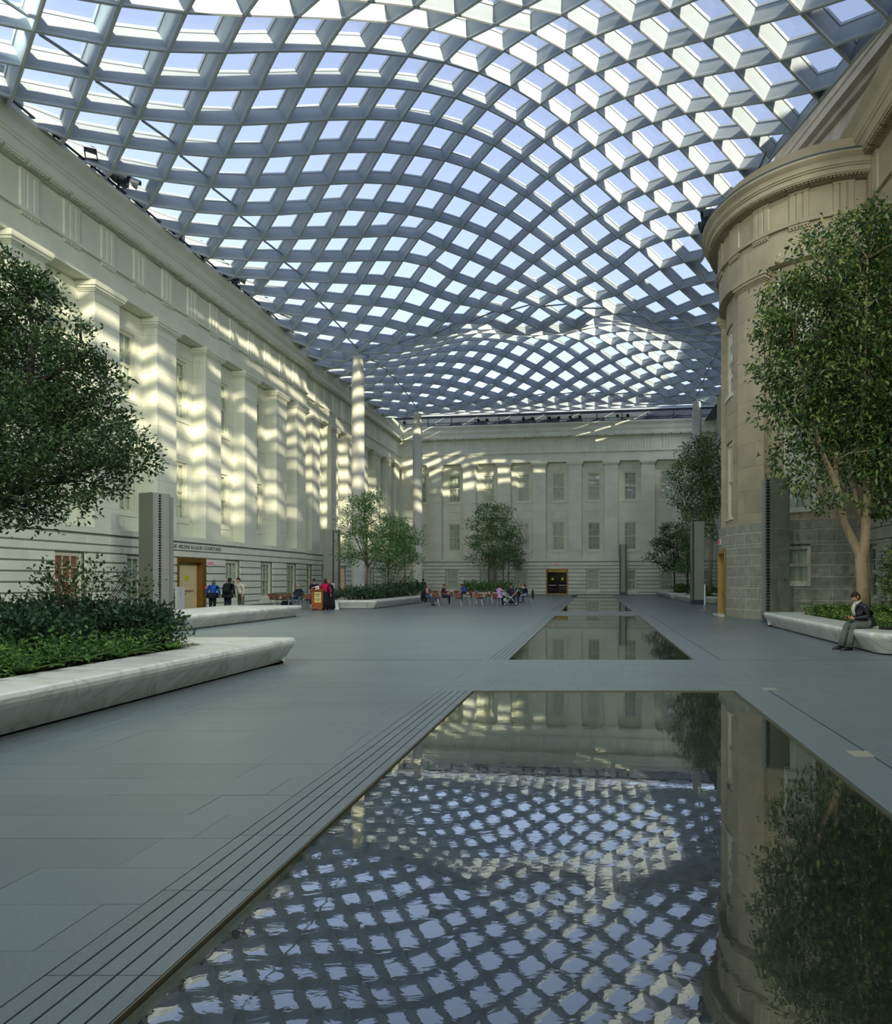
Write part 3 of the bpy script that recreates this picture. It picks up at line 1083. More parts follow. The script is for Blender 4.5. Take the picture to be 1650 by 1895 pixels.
# slanting tubes that tie the lattice along the column lines
tg = []
def tie(i0, j0, i1, j1):
    a, b = roof_pt(i0, j0), roof_pt(i1, j1)
    na, nb = roof_n(i0, j0), roof_n(i1, j1)
    p, q = a.lerp(b, 0.10) + Vector((0, 0, 0.05)), a.lerp(b, 0.94) + Vector((0, 0, 0.34))
    g = G()
    g.tube([tuple(p), tuple(q)], 0.055, 8)
    return g
for j in range(-2, 38, 2):
    for i in (0, 20):
        if inside(i, j) and inside(i, j + 2): mk('tie_tube', tie(i, j, i, j + 2), M['steel'], roof)
for j in (24, 38):
    for i in range(0, 20, 2):
        mk('tie_tube', tie(i, j, i + 2, j), M['steel'], roof)
# edge strip where the glass meets the back gallery
edge = G()
g = G()
pa, pb = roof_xy(-5, 43), roof_xy(23, 43)
def back_line(x, off):
    return 71.35 - 0.13 * x - off
g.hull8([(-23.6, back_line(-23.6, 0.3), 20.5), (15.2, back_line(15.2, 0.3), 20.5), (15.2, back_line(15.2, 0.0), 20.5), (-23.6, back_line(-23.6, 0.0), 20.5),
         (-23.6, back_line(-23.6, 0.3), 20.62), (15.2, back_line(15.2, 0.3), 20.62), (15.2, back_line(15.2, 0.0), 20.62), (-23.6, back_line(-23.6, 0.0), 20.62)])
mk('edge_beam', g, M['steel'], roof)

# columns that carry the roof
def column(i, j, lab):
    x, y = roof_xy(i, j)
    z = roof_z(i, j)
    root = empty('roof_column', (x, y, 0), label=lab, cat='column', group='round columns carrying the glass roof')
    g = G()
    g.lathe((0, 0, 0), [(0.52, 0), (0.52, 0.05), (0.47, 0.06), (0.47, z - 1.85)], 28)
    mk('shaft', g, M['column_metal'], root, smooth=True)
    g = G()
    g.lathe((0, 0, 0), [(0.455, z - 1.85), (0.46, z - 1.80), (0.36, z - 0.35), (0.34, z - 0.30), (0.10, z - 0.28)], 28)
    mk('tapered_cap', g, M['column_metal'], root, smooth=True)
    g = G()
    g.tube([(0, 0, z - 0.35), (0, 0, z + 0.1)], [0.11, 0.09], 10)
    mk('pin', g, M['steel'], root)
    return root
column(0, 24, 'tall pale round roof column standing nearest the left wall, sunlit, behind the large planter tree')
column(0, 38, 'tall thin sunlit roof column in the far left corner by the back wall')
column(20, 38, 'shaded roof column rising behind the tall tree left of the rotunda')
column(20, 24, 'roof column hidden behind the sandstone rotunda')

# ------------------------------------------------------------------ paved floor with the water scrims
floor = empty('floor', (0, 0, 0), kind='structure')
POOLS = [(-1.79, 2.08, 1.2, 9.5), (-1.76, 2.06, 13.15, 29.4), (-1.72, 2.02, 33.4, 57.0), (-1.70, 2.0, 60.5, 68.0)]
g = G()
xs0, xs1 = -24.0, 16.0
ys = [-14.0]
for p in POOLS:
    ys += [p[2], p[3]]
ys += [76.0]
inpool = False
for a, b in zip(ys[:-1], ys[1:]):
    if inpool:
        px = [p for p in POOLS if p[2] == a][0]
        g.box(xs0, px[0] - 0.5, a, b, -0.4, -0.016)
        g.box(px[1] + 0.004, xs1, a, b, -0.4, -0.016)
        g.box(px[0] - 0.5, px[0], a, b, -0.4, -0.030)
    else:
        g.box(xs0, xs1, a, b, -0.4, -0.016)
    inpool = not inpool
mk('paving_bed', g, M['paving_gap'], floor)
slabs = []
rs = random.Random(21)
def fill_slabs(x0, x1, y0, y1, L, W):
    n = max(1, round((y1 - y0) / W))
    w = (y1 - y0) / n
    for r in range(n):
        x = x0 - rs.uniform(0.15, 0.95) * L
        ya, yb = y0 + r * w, y0 + (r + 1) * w
        while x < x1:
            a, b = max(x, x0), min(x + L, x1)
            if b - a > 0.03:
                gg = G()
                t = rs.uniform(-0.0012, 0.0008)
                e = 0.0016 if b - a > 0.1 else 0.001
                gg.hull8([(a + e, ya + e, -0.02), (b - e, ya + e, -0.02), (b - e, yb - e, -0.02), (a + e, yb - e, -0.02), (a + e, ya + e, t), (b - e, ya + e, t), (b - e, yb - e, t), (a + e, yb - e, t)])
                slabs.append(gg)
            x += L
fill_slabs(-15.5, -2.29, 1.6, 13.1, 1.22, 0.405)
fill_slabs(2.62, 9.0, 3.4, 13.1, 1.22, 0.405)
fill_slabs(-2.29, 2.62, 9.50, 13.15, 0.61, 0.405)
fill_slabs(-12.0, -2.25, 13.15, 30.0, 1.22, 0.62)
fill_slabs(2.62, 8.0, 13.15, 30.0, 1.22, 0.62)
pieces('paving_slab', slabs, M['paving'], floor, limit=298, stuff_name='paving_slabs')
# the rest of the paving, too far to tell the slabs apart
g = G()
def cover(x0, x1, y0, y1):
    g.box(x0, x1, y0, y1, -0.02, -0.0006)
cover(-24, -15.5, -14, 13.1); cover(-15.5, 16, -14, 1.6); cover(2.62, 16, 1.6, 3.4)
cover(9.0, 16, 3.4, 13.1); cover(-24, -12, 13.1, 30); cover(8.0, 16, 13.1, 30)
cover(-24, -2.25, 30, 76); cover(2.62, 16, 30, 76)
for (a, b, c, d), nx in zip(POOLS, POOLS[1:] + [None]):
    cover(b + 0.02, 2.60, c, d)
    if c > 10: cover(a - 0.0, a - 0.0 + 0.001, c, d)
    e = nx[2] if nx else 76
    if c > 10: cover(-2.25, 2.62, d, e)
mk('far_paving', g, M['paving'], floor)
# narrow drain strips along the left edge of the scrims
for (a, b, c, d) in POOLS[:3]:
    st = []
    ln = 0.73 if c < 10 else 1.46
    n = int((d - c) / ln)
    for k in range(n + 1):
        y0, y1 = c + k * ln, min(d, c + (k + 1) * ln)
        if y1 - y0 < 0.05: continue
        for q in range(5):
            x0 = a - 0.10 * (q + 1)
            gg = G()
            gg.box(x0 + 0.006, x0 + 0.10 - (0.006 if q else 0.012), y0 + 0.003, y1 - 0.003, -0.028, 0.0)
            st.append(gg)
    pieces('drain_strip', st, M['paving'], floor, limit=110 if c < 10 else 60, stuff_name='drain_strips')
g = G()
for (a, b, c, d) in POOLS:
    g.box(a - 0.5, a, c, d, -0.032, -0.026)
    g.box(2.60, 2.62, c, d, -0.03, -0.012)
mk('drain_channel', g, M['drain'], floor)
for x, y in ((2.66, 9.65), (2.53, 6.05)):
    gg = G()
    gg.box(x - 0.1, x + 0.1, y - 0.1, y + 0.1, -0.01, 0.0012)
    mk('drain_lid', gg, M['tower_light'], floor)
# each scrim: black granite bed slabs under a film of water, thin bright edge strip
for n, (a, b, c, d) in enumerate(POOLS):
    root = empty('water_scrim', ((a + b) / 2, c, 0), label=['large near sheet of water over black granite mirroring the glass roof', 'second sheet of water further up the courtyard floor', 'third narrow-looking sheet of water in front of the far door', 'farthest strip of water close to the back wall'][n], cat='pool')
    og = (0, 0, 0)
    g = G()
    g.box(a, b, c, d, -0.10, -0.042)
    o = mk('bed', g, M['pool_joint'], None)
    o.parent = root
    o.matrix_parent_inverse = Matrix.Translation((-(a + b) / 2, -c, 0))
    sl = []
    nx = 6
    wx = (b - a) / nx
    ly = 0.62 if n == 0 else 1.24
    ny = int(math.ceil((d - c) / ly))
    for i in range(nx):
        for k in range(ny + 1):
            y0 = c + (k - (0.5 if i % 2 else 0.1)) * ly
            y1 = y0 + ly
            y0, y1 = max(c, y0), min(d, y1)
            if y1 - y0 < 0.05: continue
            gg = G()
            gg.box(a + i * wx + 0.0022, a + (i + 1) * wx - 0.0022, y0 + 0.002, y1 - 0.002, -0.05, -0.034)
            sl.append(gg)
    if n < 2:
        hold = empty('slab_holder', (0, 0, 0)) if False else root
        for gg in sl:
            gg.v = [(x - (a + b) / 2, y - c, z) for x, y, z in gg.v]
            mk('bed_slab', gg, M['black_granite'], root)
    else:
        gg = G()
        for q in sl: gg.merge(q)
        gg.v = [(x - (a + b) / 2, y - c, z) for x, y, z in gg.v]
        mk('bed_slabs', gg, M['black_granite'], root, kind='stuff')
    g = G()
    g.quad((a, c, -0.014), (b, c, -0.014), (b, d, -0.014), (a, d, -0.014))
    g.v = [(x - (a + b) / 2, y - c, z) for x, y, z in g.v]
    mk('water', g, M['water'], root)
    g = G()
    g.box(a - 0.005, a + 0.003, c, d, -0.05, 0.001); g.box(b - 0.003, b + 0.004, c, d, -0.05, 0.001); g.box(a, b, d - 0.006, d + 0.006, -0.05, 0.001)
    g.v = [(x - (a + b) / 2, y - c, z) for x, y, z in g.v]
    mk('metal_edge', g, M['edge_brass'], root)
# ------------------------------------------------------------------ gallery strip on top of the back wall
gal = empty('wall_back_gallery', (0, 0, 0), kind='structure')
def frb(x, off, z):            # along the back wall by x, off = towards the camera from its pilaster face
    return (x + NB.x * off, 71.35 - 0.13 * x + NB.y * off, z)
g = G()
a, b = -23.4, 15.0
for z0, z1, o0, o1 in ((19.2, 20.9, -0.6, -0.2),):
    g.hull8([frb(a, o0, z0), frb(b, o0, z0), frb(b, o1, z0), frb(a, o1, z0), frb(a, o0, z1), frb(b, o0, z1), frb(b, o1, z1), frb(a, o1, z1)])
mk('gallery_glazing', g, M['dark_band'], gal)
g = G()
for k in range(14):
    x = a + 1.4 + k * 2.8
    g.hull8([frb(x - .04, -0.2, 19.2), frb(x + .04, -0.2, 19.2), frb(x + .04, -0.1, 19.2), frb(x - .04, -0.1, 19.2), frb(x - .04, -0.2, 20.5), frb(x + .04, -0.2, 20.5), frb(x + .04, -0.1, 20.5), frb(x - .04, -0.1, 20.5)])
mk('gallery_posts', g, M['black_metal'], gal)
g = G()
g.tube([frb(a, 0.35, 19.62), frb(b, 0.35, 19.62)], 0.04, 6)
g.tube([frb(a, 0.35, 19.34), frb(b, 0.35, 19.34)], 0.025, 6)
for k in range(30):
    x = a + 0.5 + k * 1.3
    g.tube([frb(x, 0.35, 19.2), frb(x, 0.35, 19.62)], 0.02, 5)
mk('gallery_rail', g, M['black_metal'], gal)
g = G()
for k in range(9):
    x = a + 4 + k * 3.9
    g.tube([frb(x, -0.12, 19.25), frb(x + 2.2, -0.12, 20.4)], 0.03, 5)
mk('gallery_brace', g, M['steel'], gal)

# black service rail along the left cornice
lr = empty('trim_1', (0, 0, 0), kind='structure')
g = G()
for y0, y1, dx in ((14, 49.3, 0), (49.4, 72, -0.35)):
    g.tube([(-21.45 + dx, y0, 19.36), (-21.45 + dx, y1, 19.36)], 0.05, 6)
    k = y0
    while k < y1:
        g.tube([(-21.45 + dx, k, 19.2), (-21.45 + dx, k, 19.36)], 0.03, 5)
        k += 2.1
mk('service_rail', g, M['black_metal'], lr)

# ------------------------------------------------------------------ stage lamps and floodlights on the cornices, and unseen fill lamps added there
FILL_W = 3300.0
def fill_light(root, loc, dirv, power, col=(0.95, 1.0, 0.91), size=105):  # spot used only by the unseen lamps added as fill
    ld = bpy.data.lights.new('fill_light', 'SPOT')
    ld.energy = power
    ld.color = col
    ld.spot_size = math.radians(size)
    ld.spot_blend = 1.0
    ld.shadow_soft_size = 0.3
    lo = bpy.data.objects.new('fill_light', ld)
    COL.objects.link(lo)
    lo.parent = root
    lo.location = loc
    lo.rotation_euler = Vector(dirv).to_track_quat('-Z', 'Y').to_euler()
def spot_lamp(loc, rz, label, tilt=0.65, s=1.0):
    """long stage spotlight with a flared snout, on a yoke"""
    root = empty('stage_spotlight', loc, rz, label=label, cat='spotlight', group='stage spotlights along the left cornice')
    d = Vector((math.cos(tilt), 0, -math.sin(tilt)))
    c = Vector((0, 0, 0.34)) * s
    g = G(); g.lathe(c, [(0.05 * s, -0.52 * s), (0.085 * s, -0.50 * s), (0.085 * s, -0.12 * s), (0.12 * s, -0.02 * s), (0.13 * s, 0.12 * s), (0.15 * s, 0.22 * s)], 12, axis=d)
    mk('body', g, M['lamp_blue'], root)
    g = G(); g.lathe(c, [(0.15 * s, 0.20 * s), (0.20 * s, 0.24 * s), (0.23 * s, 0.46 * s), (0.20 * s, 0.45 * s), (0.16 * s, 0.23 * s)], 4, axis=d)
    mk('snout', g, M['black_metal'], root)
    g = G()
    for sy in (-1, 1):
        g.tube([tuple(c + Vector((0, sy * 0.15 * s, 0))), (0, sy * 0.15 * s, 0.08 * s), (0, 0, 0.02 * s)], 0.02 * s, 5)
    g.tube([(0, 0, -0.25 * s), (0, 0, 0.05 * s)], 0.03 * s, 6)
    mk('yoke', g, M['black_metal'], root)
    g = G()
    pts = [tuple(c - d * 0.5 * s), tuple(c - d * 0.62 * s + Vector((0, 0.05, -0.05)) * s), (-0.25 * s, 0.06 * s, 0.15 * s), (-0.1 * s, 0.03 * s, -0.1 * s)]
    g.tube(pts, 0.012 * s, 5)
    mk('cable', g, M['black_metal'], root)
    return root
def flood_lamp(loc, rz, label, s=1.0, power=0.0, group='round floodlights along the left cornice', aim=(0.8, 0, -0.35)):
    root = empty('round_floodlight', loc, rz, label=label, cat='floodlight', group=group)
    d = Vector((0.85, 0, -0.25)).normalized()
    c = Vector((0.02, 0, 0.30)) * s
    g = G(); g.lathe(c, [(0.05 * s, -0.30 * s), (0.13 * s, -0.28 * s), (0.19 * s, -0.12 * s), (0.20 * s, 0.14 * s), (0.205 * s, 0.24 * s), (0.185 * s, 0.24 * s), (0.17 * s, 0.10 * s)], 18, axis=d)
    mk('housing', g, M['lamp_blue'], root, smooth=False)
    g = G(); g.lathe(c, [(0.175 * s, 0.11 * s), (0.12 * s, 0.16 * s), (0.02 * s, 0.18 * s)], 18, axis=d)
    mk('lens', g, M['dark_glass'], root)
    g = G()
    for sy in (-1, 1):
        g.tube([tuple(c + Vector((0, sy * 0.21 * s, 0))), (0, sy * 0.2 * s, 0.06 * s), (0, 0, 0.0)], 0.018 * s, 5)
    g.tube([(0, 0, -0.25 * s), (0, 0, 0.02)], 0.03 * s, 6)
    mk('yoke', g, M['black_metal'], root)
    if power:
        fill_light(root, tuple(c + d * 0.35 * s), aim, power)
    return root
def yl(px): return 21.55 * F_PX / (1098 - px)
for n, px in enumerate((95, 165, 330, 370, 410, 492, 605, 617, 671)):
    y = yl(px)
    spot_lamp((-21.45 - (0.35 if y > 49.4 else 0), y, 19.5), -0.95, s=1.35, label=['stage spotlight nearest the camera on the left cornice, snout pointing down', 'second stage spotlight from the camera on the left cornice', 'third stage spotlight from the camera on the left cornice, after the first round pair', 'fourth stage spotlight from the camera on the left cornice', 'fifth stage spotlight from the camera on the left cornice', 'lone stage spotlight between two round floodlight pairs on the left cornice', 'stage spotlight just left of the large roof column, first of its two', 'stage spotlight just left of the large roof column, second of its two', 'stage spotlight just right of the large roof column'][n])
names = ['round floodlight at the very left edge of the photo above the cornice', 'first round floodlight of the near pair on the left cornice', 'second round floodlight of the near pair on the left cornice', 'first round floodlight of the middle pair on the left cornice', 'second round floodlight of the middle pair on the left cornice', 'first round floodlight of the far pair on the left cornice', 'second round floodlight of the far pair on the left cornice', 'round floodlight above the left cornice beside the spotlight left of the big column', 'round floodlight far along the left cornice between the two columns', 'last round floodlight of the left cornice before the back corner']
for n, px in enumerate((-2, 215, 235, 428, 440, 527, 538, 629, 690, 703)):
    y = yl(px)
    flood_lamp((-21.45 - (0.35 if y > 49.4 else 0), y, 19.55), 0.5 if n else 0.0, names[n], s=1.5, power=0, aim=(0.62, 0.5, -0.65))
for n, u in enumerate((-0.55, 0.25)):
    p = frR(u, 0.95, 19.2)
    flood_lamp((p[0], p[1], 18.05), math.pi + u / 5.0, ['round floodlight on the rotunda cornice, the farther one', 'round floodlight on the rotunda cornice, the nearer one'][n], s=1.25, group='floodlights on the rotunda cornice')
br = empty('service_bracket', frR(3.6, 0.7, 19.2)[:2] + (18.66,), 0.6, label='thin black bracket lying on top of the rotunda parapet', cat='bracket')
g = G(); g.tube([(0.3, 0.5, 0.06), (-0.3, -0.5, 0.10)], 0.03, 6); g.tube([(0, 0, 0), (0, 0, 0.09)], 0.03, 6)
mk('bar', g, M['black_metal'], br)
for n, cx in enumerate((90, 450, 492, 670, 715, 797, 842, 897, 945, 1128, 1178)):
    t = (cx / 2.661 + 720 - 1098) / F_PX
    x = 71.0 * t / (1 + 0.13 * t)
    p = frb(x, 1.0, 19.41)
    ab = ['leftmost floodlight on the back wall gallery rail, beside the thin column', 'second floodlight from the left on the back gallery rail', 'third floodlight from the left on the back gallery rail', 'fourth floodlight from the left on the back gallery rail', 'fifth floodlight from the left on the back gallery rail', 'sixth floodlight from the left on the back gallery rail', 'seventh floodlight from the left on the back gallery rail', 'eighth floodlight from the left on the back gallery rail', 'ninth floodlight from the left on the back gallery rail', 'tenth floodlight from the left on the back gallery rail', 'rightmost floodlight on the back wall gallery rail'][n]
    flood_lamp(p, -math.pi / 2, ab, s=0.85, group='floodlights on the back gallery rail')
for n, y in enumerate((2.0, 7.0, 12.0, 17.0)):  # fill lamps added out of view to brighten the interior
    flood_lamp((10.35, y, 19.45), math.pi, ['added fill lamp on the right cornice above the camera', 'second added fill lamp on the right cornice from the camera', 'third added fill lamp on the right cornice from the camera', 'last added fill lamp on the right cornice close to the rotunda'][n], s=1.15, power=FILL_W * (0.55, 0.9, 1.1, 1.2)[n], group='unseen fill lamps added on the right cornice', aim=(0.75, -0.5, -0.62))
for n, y in enumerate((3.0, 10.0, 17.0)):  # more added fill lamps, beyond the left edge of the frame
    flood_lamp((-21.45, y, 19.45), 0, ['added fill lamp on the left cornice above the camera', 'second added fill lamp on the left cornice from the camera', 'third added fill lamp on the left cornice from the camera'][n], s=1.15, power=FILL_W * (0.55, 1.0, 1.2)[n], group='unseen fill lamps added on the near left cornice', aim=(0.75, 0.6, -0.62))
for n, y in enumerate((61.0, 66.0)):  # added lamps hidden by the rotunda, filling the far end
    flood_lamp((13.3, y, 19.45), math.pi, ['added fill lamp on the far right cornice behind the rotunda', 'farthest added fill lamp on the far right cornice'][n], s=1.15, power=FILL_W * 1.6, group='unseen fill lamps added on the far right cornice', aim=(0.85, 0, -0.55))
for n, x in enumerate((-17.0, -9.0, -1.0, 7.0)):  # added lamps behind the camera, brightening roof and walls
    flood_lamp((x, -12.9, 19.45), math.pi / 2, ['leftmost added fill lamp on the front cornice behind the camera', 'second added fill lamp from the left on the front cornice', 'third added fill lamp from the left on the front cornice', 'rightmost added fill lamp on the front cornice behind the camera'][n], s=1.15, power=FILL_W * 1.0, group='unseen fill lamps added on the front cornice', aim=(0.9, 0, -0.30))

# ------------------------------------------------------------------ doors
def leaf_box(fr, c, *a, **k):
    return fbox(fr, *a, **k)
# left door: bronze surround, cream leaf standing shut inside it
d1 = empty('door_1', frL(DOOR_L, 0.75, 0), kind='structure')
dl = tuple(d1.location)
g = G()
for u0, u1, z0, z1 in ((DOOR_L - 1.25, DOOR_L - 1.12, 0, 2.85), (DOOR_L + 0.92, DOOR_L + 1.25, 0, 2.85), (DOOR_L - 1.12, DOOR_L + 0.92, 2.62, 2.85)):
    fbox(frL, u0, u1, 0.2, 0.78, z0, z1, g=g)
mk('door_frame', g, M['bronze'], d1, origin=dl)
mk('door_leaf', fbox(frL, DOOR_L - 1.12, DOOR_L + 0.92, 0.36, 0.44, 0.02, 2.62), M['door_cream'], d1, origin=dl)
g = G(); fbox(frL, DOOR_L - 1.12, DOOR_L + 0.92, 0.44, 0.47, 2.5, 2.62, g=g)
mk('door_rail', g, M['gold'], d1, origin=dl)
g = G(); g.tube([frL(DOOR_L - 0.9, 0.52, 1.05), frL(DOOR_L + 0.5, 0.52, 1.05)], 0.025, 6); g.tube([frL(DOOR_L - 0.85, 0.52, 1.05), frL(DOOR_L - 0.85, 0.52, 0.45)], 0.02, 6); g.tube([frL(DOOR_L + 0.45, 0.44, 1.05), frL(DOOR_L + 0.45, 0.52, 1.05)], 0.02, 6)
mk('door_handle', g, M['gold'], d1, origin=dl)
g = G(); g.lathe(frL(DOOR_L + 0.05, 0.44, 1.75), [(0.17, 0), (0.17, 0.015)], 16, axis=(1, 0, 0))
mk('warning_disc', g, M['yellow'], d1, origin=dl)
g = G(); g.lathe(frL(DOOR_L - 0.1, 0.44, 0.85), [(0.03, 0), (0.03, 0.03)], 8, axis=(1, 0, 0))
mk('door_lock', g, M['black_metal'], d1, origin=dl)
# fire alarm pull on the bronze jamb
fa = empty('fire_alarm', frL(DOOR_L + 1.08, 0.78, 1.2), label='small red fire alarm box on the bronze jamb of the left door', cat='alarm')
mk('alarm_box', G().box(0, 0.07, -0.08, 0.08, -0.1, 0.12), M['alarm_red'], fa)
mk('alarm_lever', G().box(0.07, 0.09, -0.05, 0.05, -0.02, 0.03), M['sign_white'], fa)
# back door: double leaves of dark glass
d2 = empty('door_2', frB(DOOR_B, 0.75, 0), kind='structure')
dl = tuple(d2.location)
g = G()
for u0, u1, z0, z1 in ((DOOR_B - 1.25, DOOR_B - 1.10, 0, 2.9), (DOOR_B + 1.10, DOOR_B + 1.25, 0, 2.9)):
    fbox(frB, u0, u1, 0.2, 0.80, z0, z1, g=g)
fbox(frB, DOOR_B - 1.10, DOOR_B + 1.10, 0.2, 0.80, 2.78, 2.9, g=g)
mk('door_frame', g, M['bronze'], d2, origin=dl)
mk('transom', fbox(frB, DOOR_B - 1.10, DOOR_B + 1.10, 0.3, 0.52, 2.52, 2.78), M['gold'], d2, origin=dl)
mk('threshold', fbox(frB, DOOR_B - 1.10, DOOR_B + 1.10, 0.3, 0.80, 0, 0.10), M['gold'], d2, origin=dl)
for s in (-1, 1):
    u0, u1 = (DOOR_B - 1.10, DOOR_B - 0.02) if s < 0 else (DOOR_B + 0.02, DOOR_B + 1.10)
    lf = mk('door_leaf', fbox(frB, u0, u1, 0.40, 0.45, 0.10, 2.52), M['dark_glass'], d2, origin=dl)
    um = (u0 + u1) / 2
    mk('door_handle', fbox(frB, um - 0.42, um + 0.42, 0.45, 0.52, 1.0, 1.06), M['sign_white'], lf, origin=dl)
    g = G(); g.lathe(frB(um, 0.45, 1.75), [(0.15, 0), (0.15, 0.02)], 14, axis=tuple(NB))
    mk('warning_disc', g, M['yellow'], lf, origin=dl)
# rotunda door
d3 = empty('door_3', frR(0, 0.3, 0), kind='structure')
dl = tuple(d3.location)
g = G()
for u0, u1, z0, z1 in ((-0.85, -0.70, 0, 3.0), (0.70, 0.85, 0, 3.0), (-0.70, 0.70, 2.82, 3.0)):
    fbox(frR, u0, u1, 0.0, 0.40, z0, z1, g=g)
mk('door_frame', g, M['gold'], d3, origin=dl)
for s in (-1, 1):
    u0, u1 = (-0.70, -0.01) if s < 0 else (0.01, 0.70)
    lf = mk('door_leaf', fbox(frR, u0, u1, 0.10, 0.15, 0.08, 2.82), M['bronze'], d3, origin=dl)
    mk('door_glass', fbox(frR, u0 + 0.12, u1 - 0.12, 0.15, 0.16, 0.3, 2.65), M['dark_glass'], lf, origin=dl)
    mk('door_handle', fbox(frR, u0 + 0.1, u1 - 0.1, 0.17, 0.22, 1.02, 1.08), M['gold'], lf, origin=dl)
mk('threshold', fbox(frR, -0.85, 0.85, 0.0, 0.62, 0, 0.06), M['marble'], d3, origin=dl)

# ------------------------------------------------------------------ lettering
def text_mesh(name, body, size, mat, parent, loc, xdir, zdir=(0, 0, 1), extr=0.006, spacing=1.0):
    cu = bpy.data.curves.new(name, 'FONT')
    cu.body = body
    cu.size = size
    cu.extrude = extr
    cu.align_x = 'CENTER'
    cu.align_y = 'CENTER'
    cu.space_character = spacing
    cu.resolution_u = 2
    ob = bpy.data.objects.new(name, cu)
    COL.objects.link(ob)
    dg = bpy.context.evaluated_depsgraph_get()
    me = bpy.data.meshes.new_from_object(ob.evaluated_get(dg))
    bpy.data.objects.remove(ob)
    bpy.data.curves.remove(cu)
    me.materials.clear()
    me.materials.append(mat)
    o = bpy.data.objects.new(name, me)
    COL.objects.link(o)
    X = Vector(xdir).normalized()
    Y = Vector(zdir).normalized()
    Z = X.cross(Y)
    mt = Matrix((X, Y, Z)).transposed().to_4x4()
    mt.translation = Vector(loc)
    if parent is not None:
        o.parent = parent
        mt = parent.matrix_basis.inverted() @ mt
    o.matrix_basis = mt
    return o
ins = text_mesh('inscription', 'ROBERT AND ARLENE KOGOD COURTYARD', 0.285, M['letter'], None, frL(35.15, 0.76, 3.435), (0, 1, 0), spacing=0.98)
tag(ins, 'dark capital letters of the courtyard name carved above the left door', 'inscription')
def exit_sign(loc, xdir, lab, s=1.0):
    n = Vector(xdir).cross(Vector((0, 0, 1)))
    root = empty('exit_sign', loc, math.atan2(xdir[1], xdir[0]), label=lab, cat='sign', group='red exit signs')
    g = G(); g.box(-0.17 * s, 0.17 * s, -0.02, 0.03, -0.11 * s, 0.11 * s)
    mk('sign_box', g, M['sign_white'], root)
    cu = text_mesh('lettering', 'EXIT', 0.2 * s, M['red'], None, (0, 0, 0), (1, 0, 0))
    cu.parent = root
    cu.matrix_basis = Matrix.Translation((0, -0.028, 0)) @ Matrix.Rotation(math.pi / 2, 4, 'X')
    return root
exit_sign(frL(DOOR_L + 1.62, 0.78, 2.58), (0, 1, 0), 'red exit sign on the stone right of the left bronze door', 1.25)
exit_sign(frB(DOOR_B, 0.79, 3.43), tuple(UB), 'red exit sign above the double glass door in the back wall', 1.2)
p = frR(-0.05, 0.40, 3.35)
exit_sign(p, (0, -1, 0), 'red exit sign above the brass door of the rotunda', 1.1)

# ------------------------------------------------------------------ louvred service towers
def tower(loc, rz, label, w=0.86, d=0.62, h=5.55, both=False, wide='tower_light', side='tower_dark', strip_at=0.0, second=False):
    """upright metal fin: local -y is the front; the slotted strip stands at strip_at (0 left edge .. 1 right edge)"""
    root = empty('air_tower', loc, rz, label=label, cat='tower', group='louvred metal towers standing in the courtyard')
    sw = 0.13
    x0, x1 = -w / 2, w / 2
    spots = [x0 + 0.05 + (w - sw - 0.1) * strip_at]
    if both: spots = [x0 + 0.04, x1 - sw - 0.04]
    cuts = [(s, s + sw) for s in spots]
    pos = x0
    for s, e in cuts + [(x1, x1)]:
        if s - pos > 0.01:
            g = G(); g.box(pos, s, -d / 2, -d / 2 + 0.06, 0.3, h)
            mk('front_panel', g, M[wide], root)
        pos = e
    g = G(); g.box(x0, x1, -d / 2 + 0.14, d / 2, 0.3, h)
    mk('body', g, M[side], root)
    g = G(); g.box(x0 - 0.004, x0 + 0.02, -d / 2, d / 2, 0.3, h)
    mk('side_panel', g, M[side], root)
    g = G(); g.box(x1 - 0.02, x1 + 0.004, -d / 2, d / 2, 0.3, h)
    mk('side_panel', g, M[side], root)
    for s, e in cuts:
        g = G(); g.box(s, e, -d / 2 + 0.10, -d / 2 + 0.14, 0.3, h - 0.03)
        mk('slot_back', g, M['tower_slot'], root)
        g = G()
        n = 44
        for k in range(n + 1):
            z = 0.32 + (h - 0.4) * k / n
            g.box(s, e, -d / 2 + 0.015, -d / 2 + 0.11, z, z + 0.028)
        mk('louvres', g, M[wide], root, kind='stuff')
    g = G(); g.box(x0 + 0.02, x1 - 0.02, -d / 2 + 0.02, d / 2 - 0.02, 0, 0.3)
    mk('plinth', g, M['plinth'], root)
    for z in (2.1, 3.6):
        g = G(); g.box(x0 - 0.006, x1 + 0.006, -d / 2 - 0.003, d / 2 + 0.003, z, z + 0.012)
        mk('seam', g, M['tower_dark' if wide == 'tower_light' else 'tower_light'], root)
    g = G(); g.lathe((x1 - 0.16, -d / 2, 1.65), [(0.03, 0), (0.03, 0.012)], 8, axis=(0, -1, 0))
    mk('lock', g, M['black_metal'], root)
    if second:
        g = G(); g.box(x1 + 0.05, x1 + 0.36, -d / 2 + 0.25, d / 2 + 0.3, 0.0, h - 0.08)
        mk('rear_fin', g, M['tower_light'], root)
        g = G()
        for k in range(44):
            z = 0.35 + (h - 0.6) * k / 44
            g.box(x1 + 0.035, x1 + 0.055, -d / 2 + 0.30, -d / 2 + 0.42, z, z + 0.06)
        mk('rear_slots', g, M['tower_slot'], root, kind='stuff')
    return root
tower((-19.9, 28.9, 0), 1.2, 'tall grey louvred tower behind the long marble bench, left of the cream door', w=0.78, d=0.9, wide='tower_light', strip_at=0.42, second=True)
tower((-20.35, 49.6, 0), 0.10, 'louvred tower behind the lectern group, in front of the left wall', w=1.1, d=0.6, strip_at=0.72)
tower((7.02, 24.6, 0), -0.05, 'tall dark louvred tower at the corner of the right planter by the rotunda', w=0.92, d=0.6, wide='tower_dark', side='tower_light', strip_at=0.0)
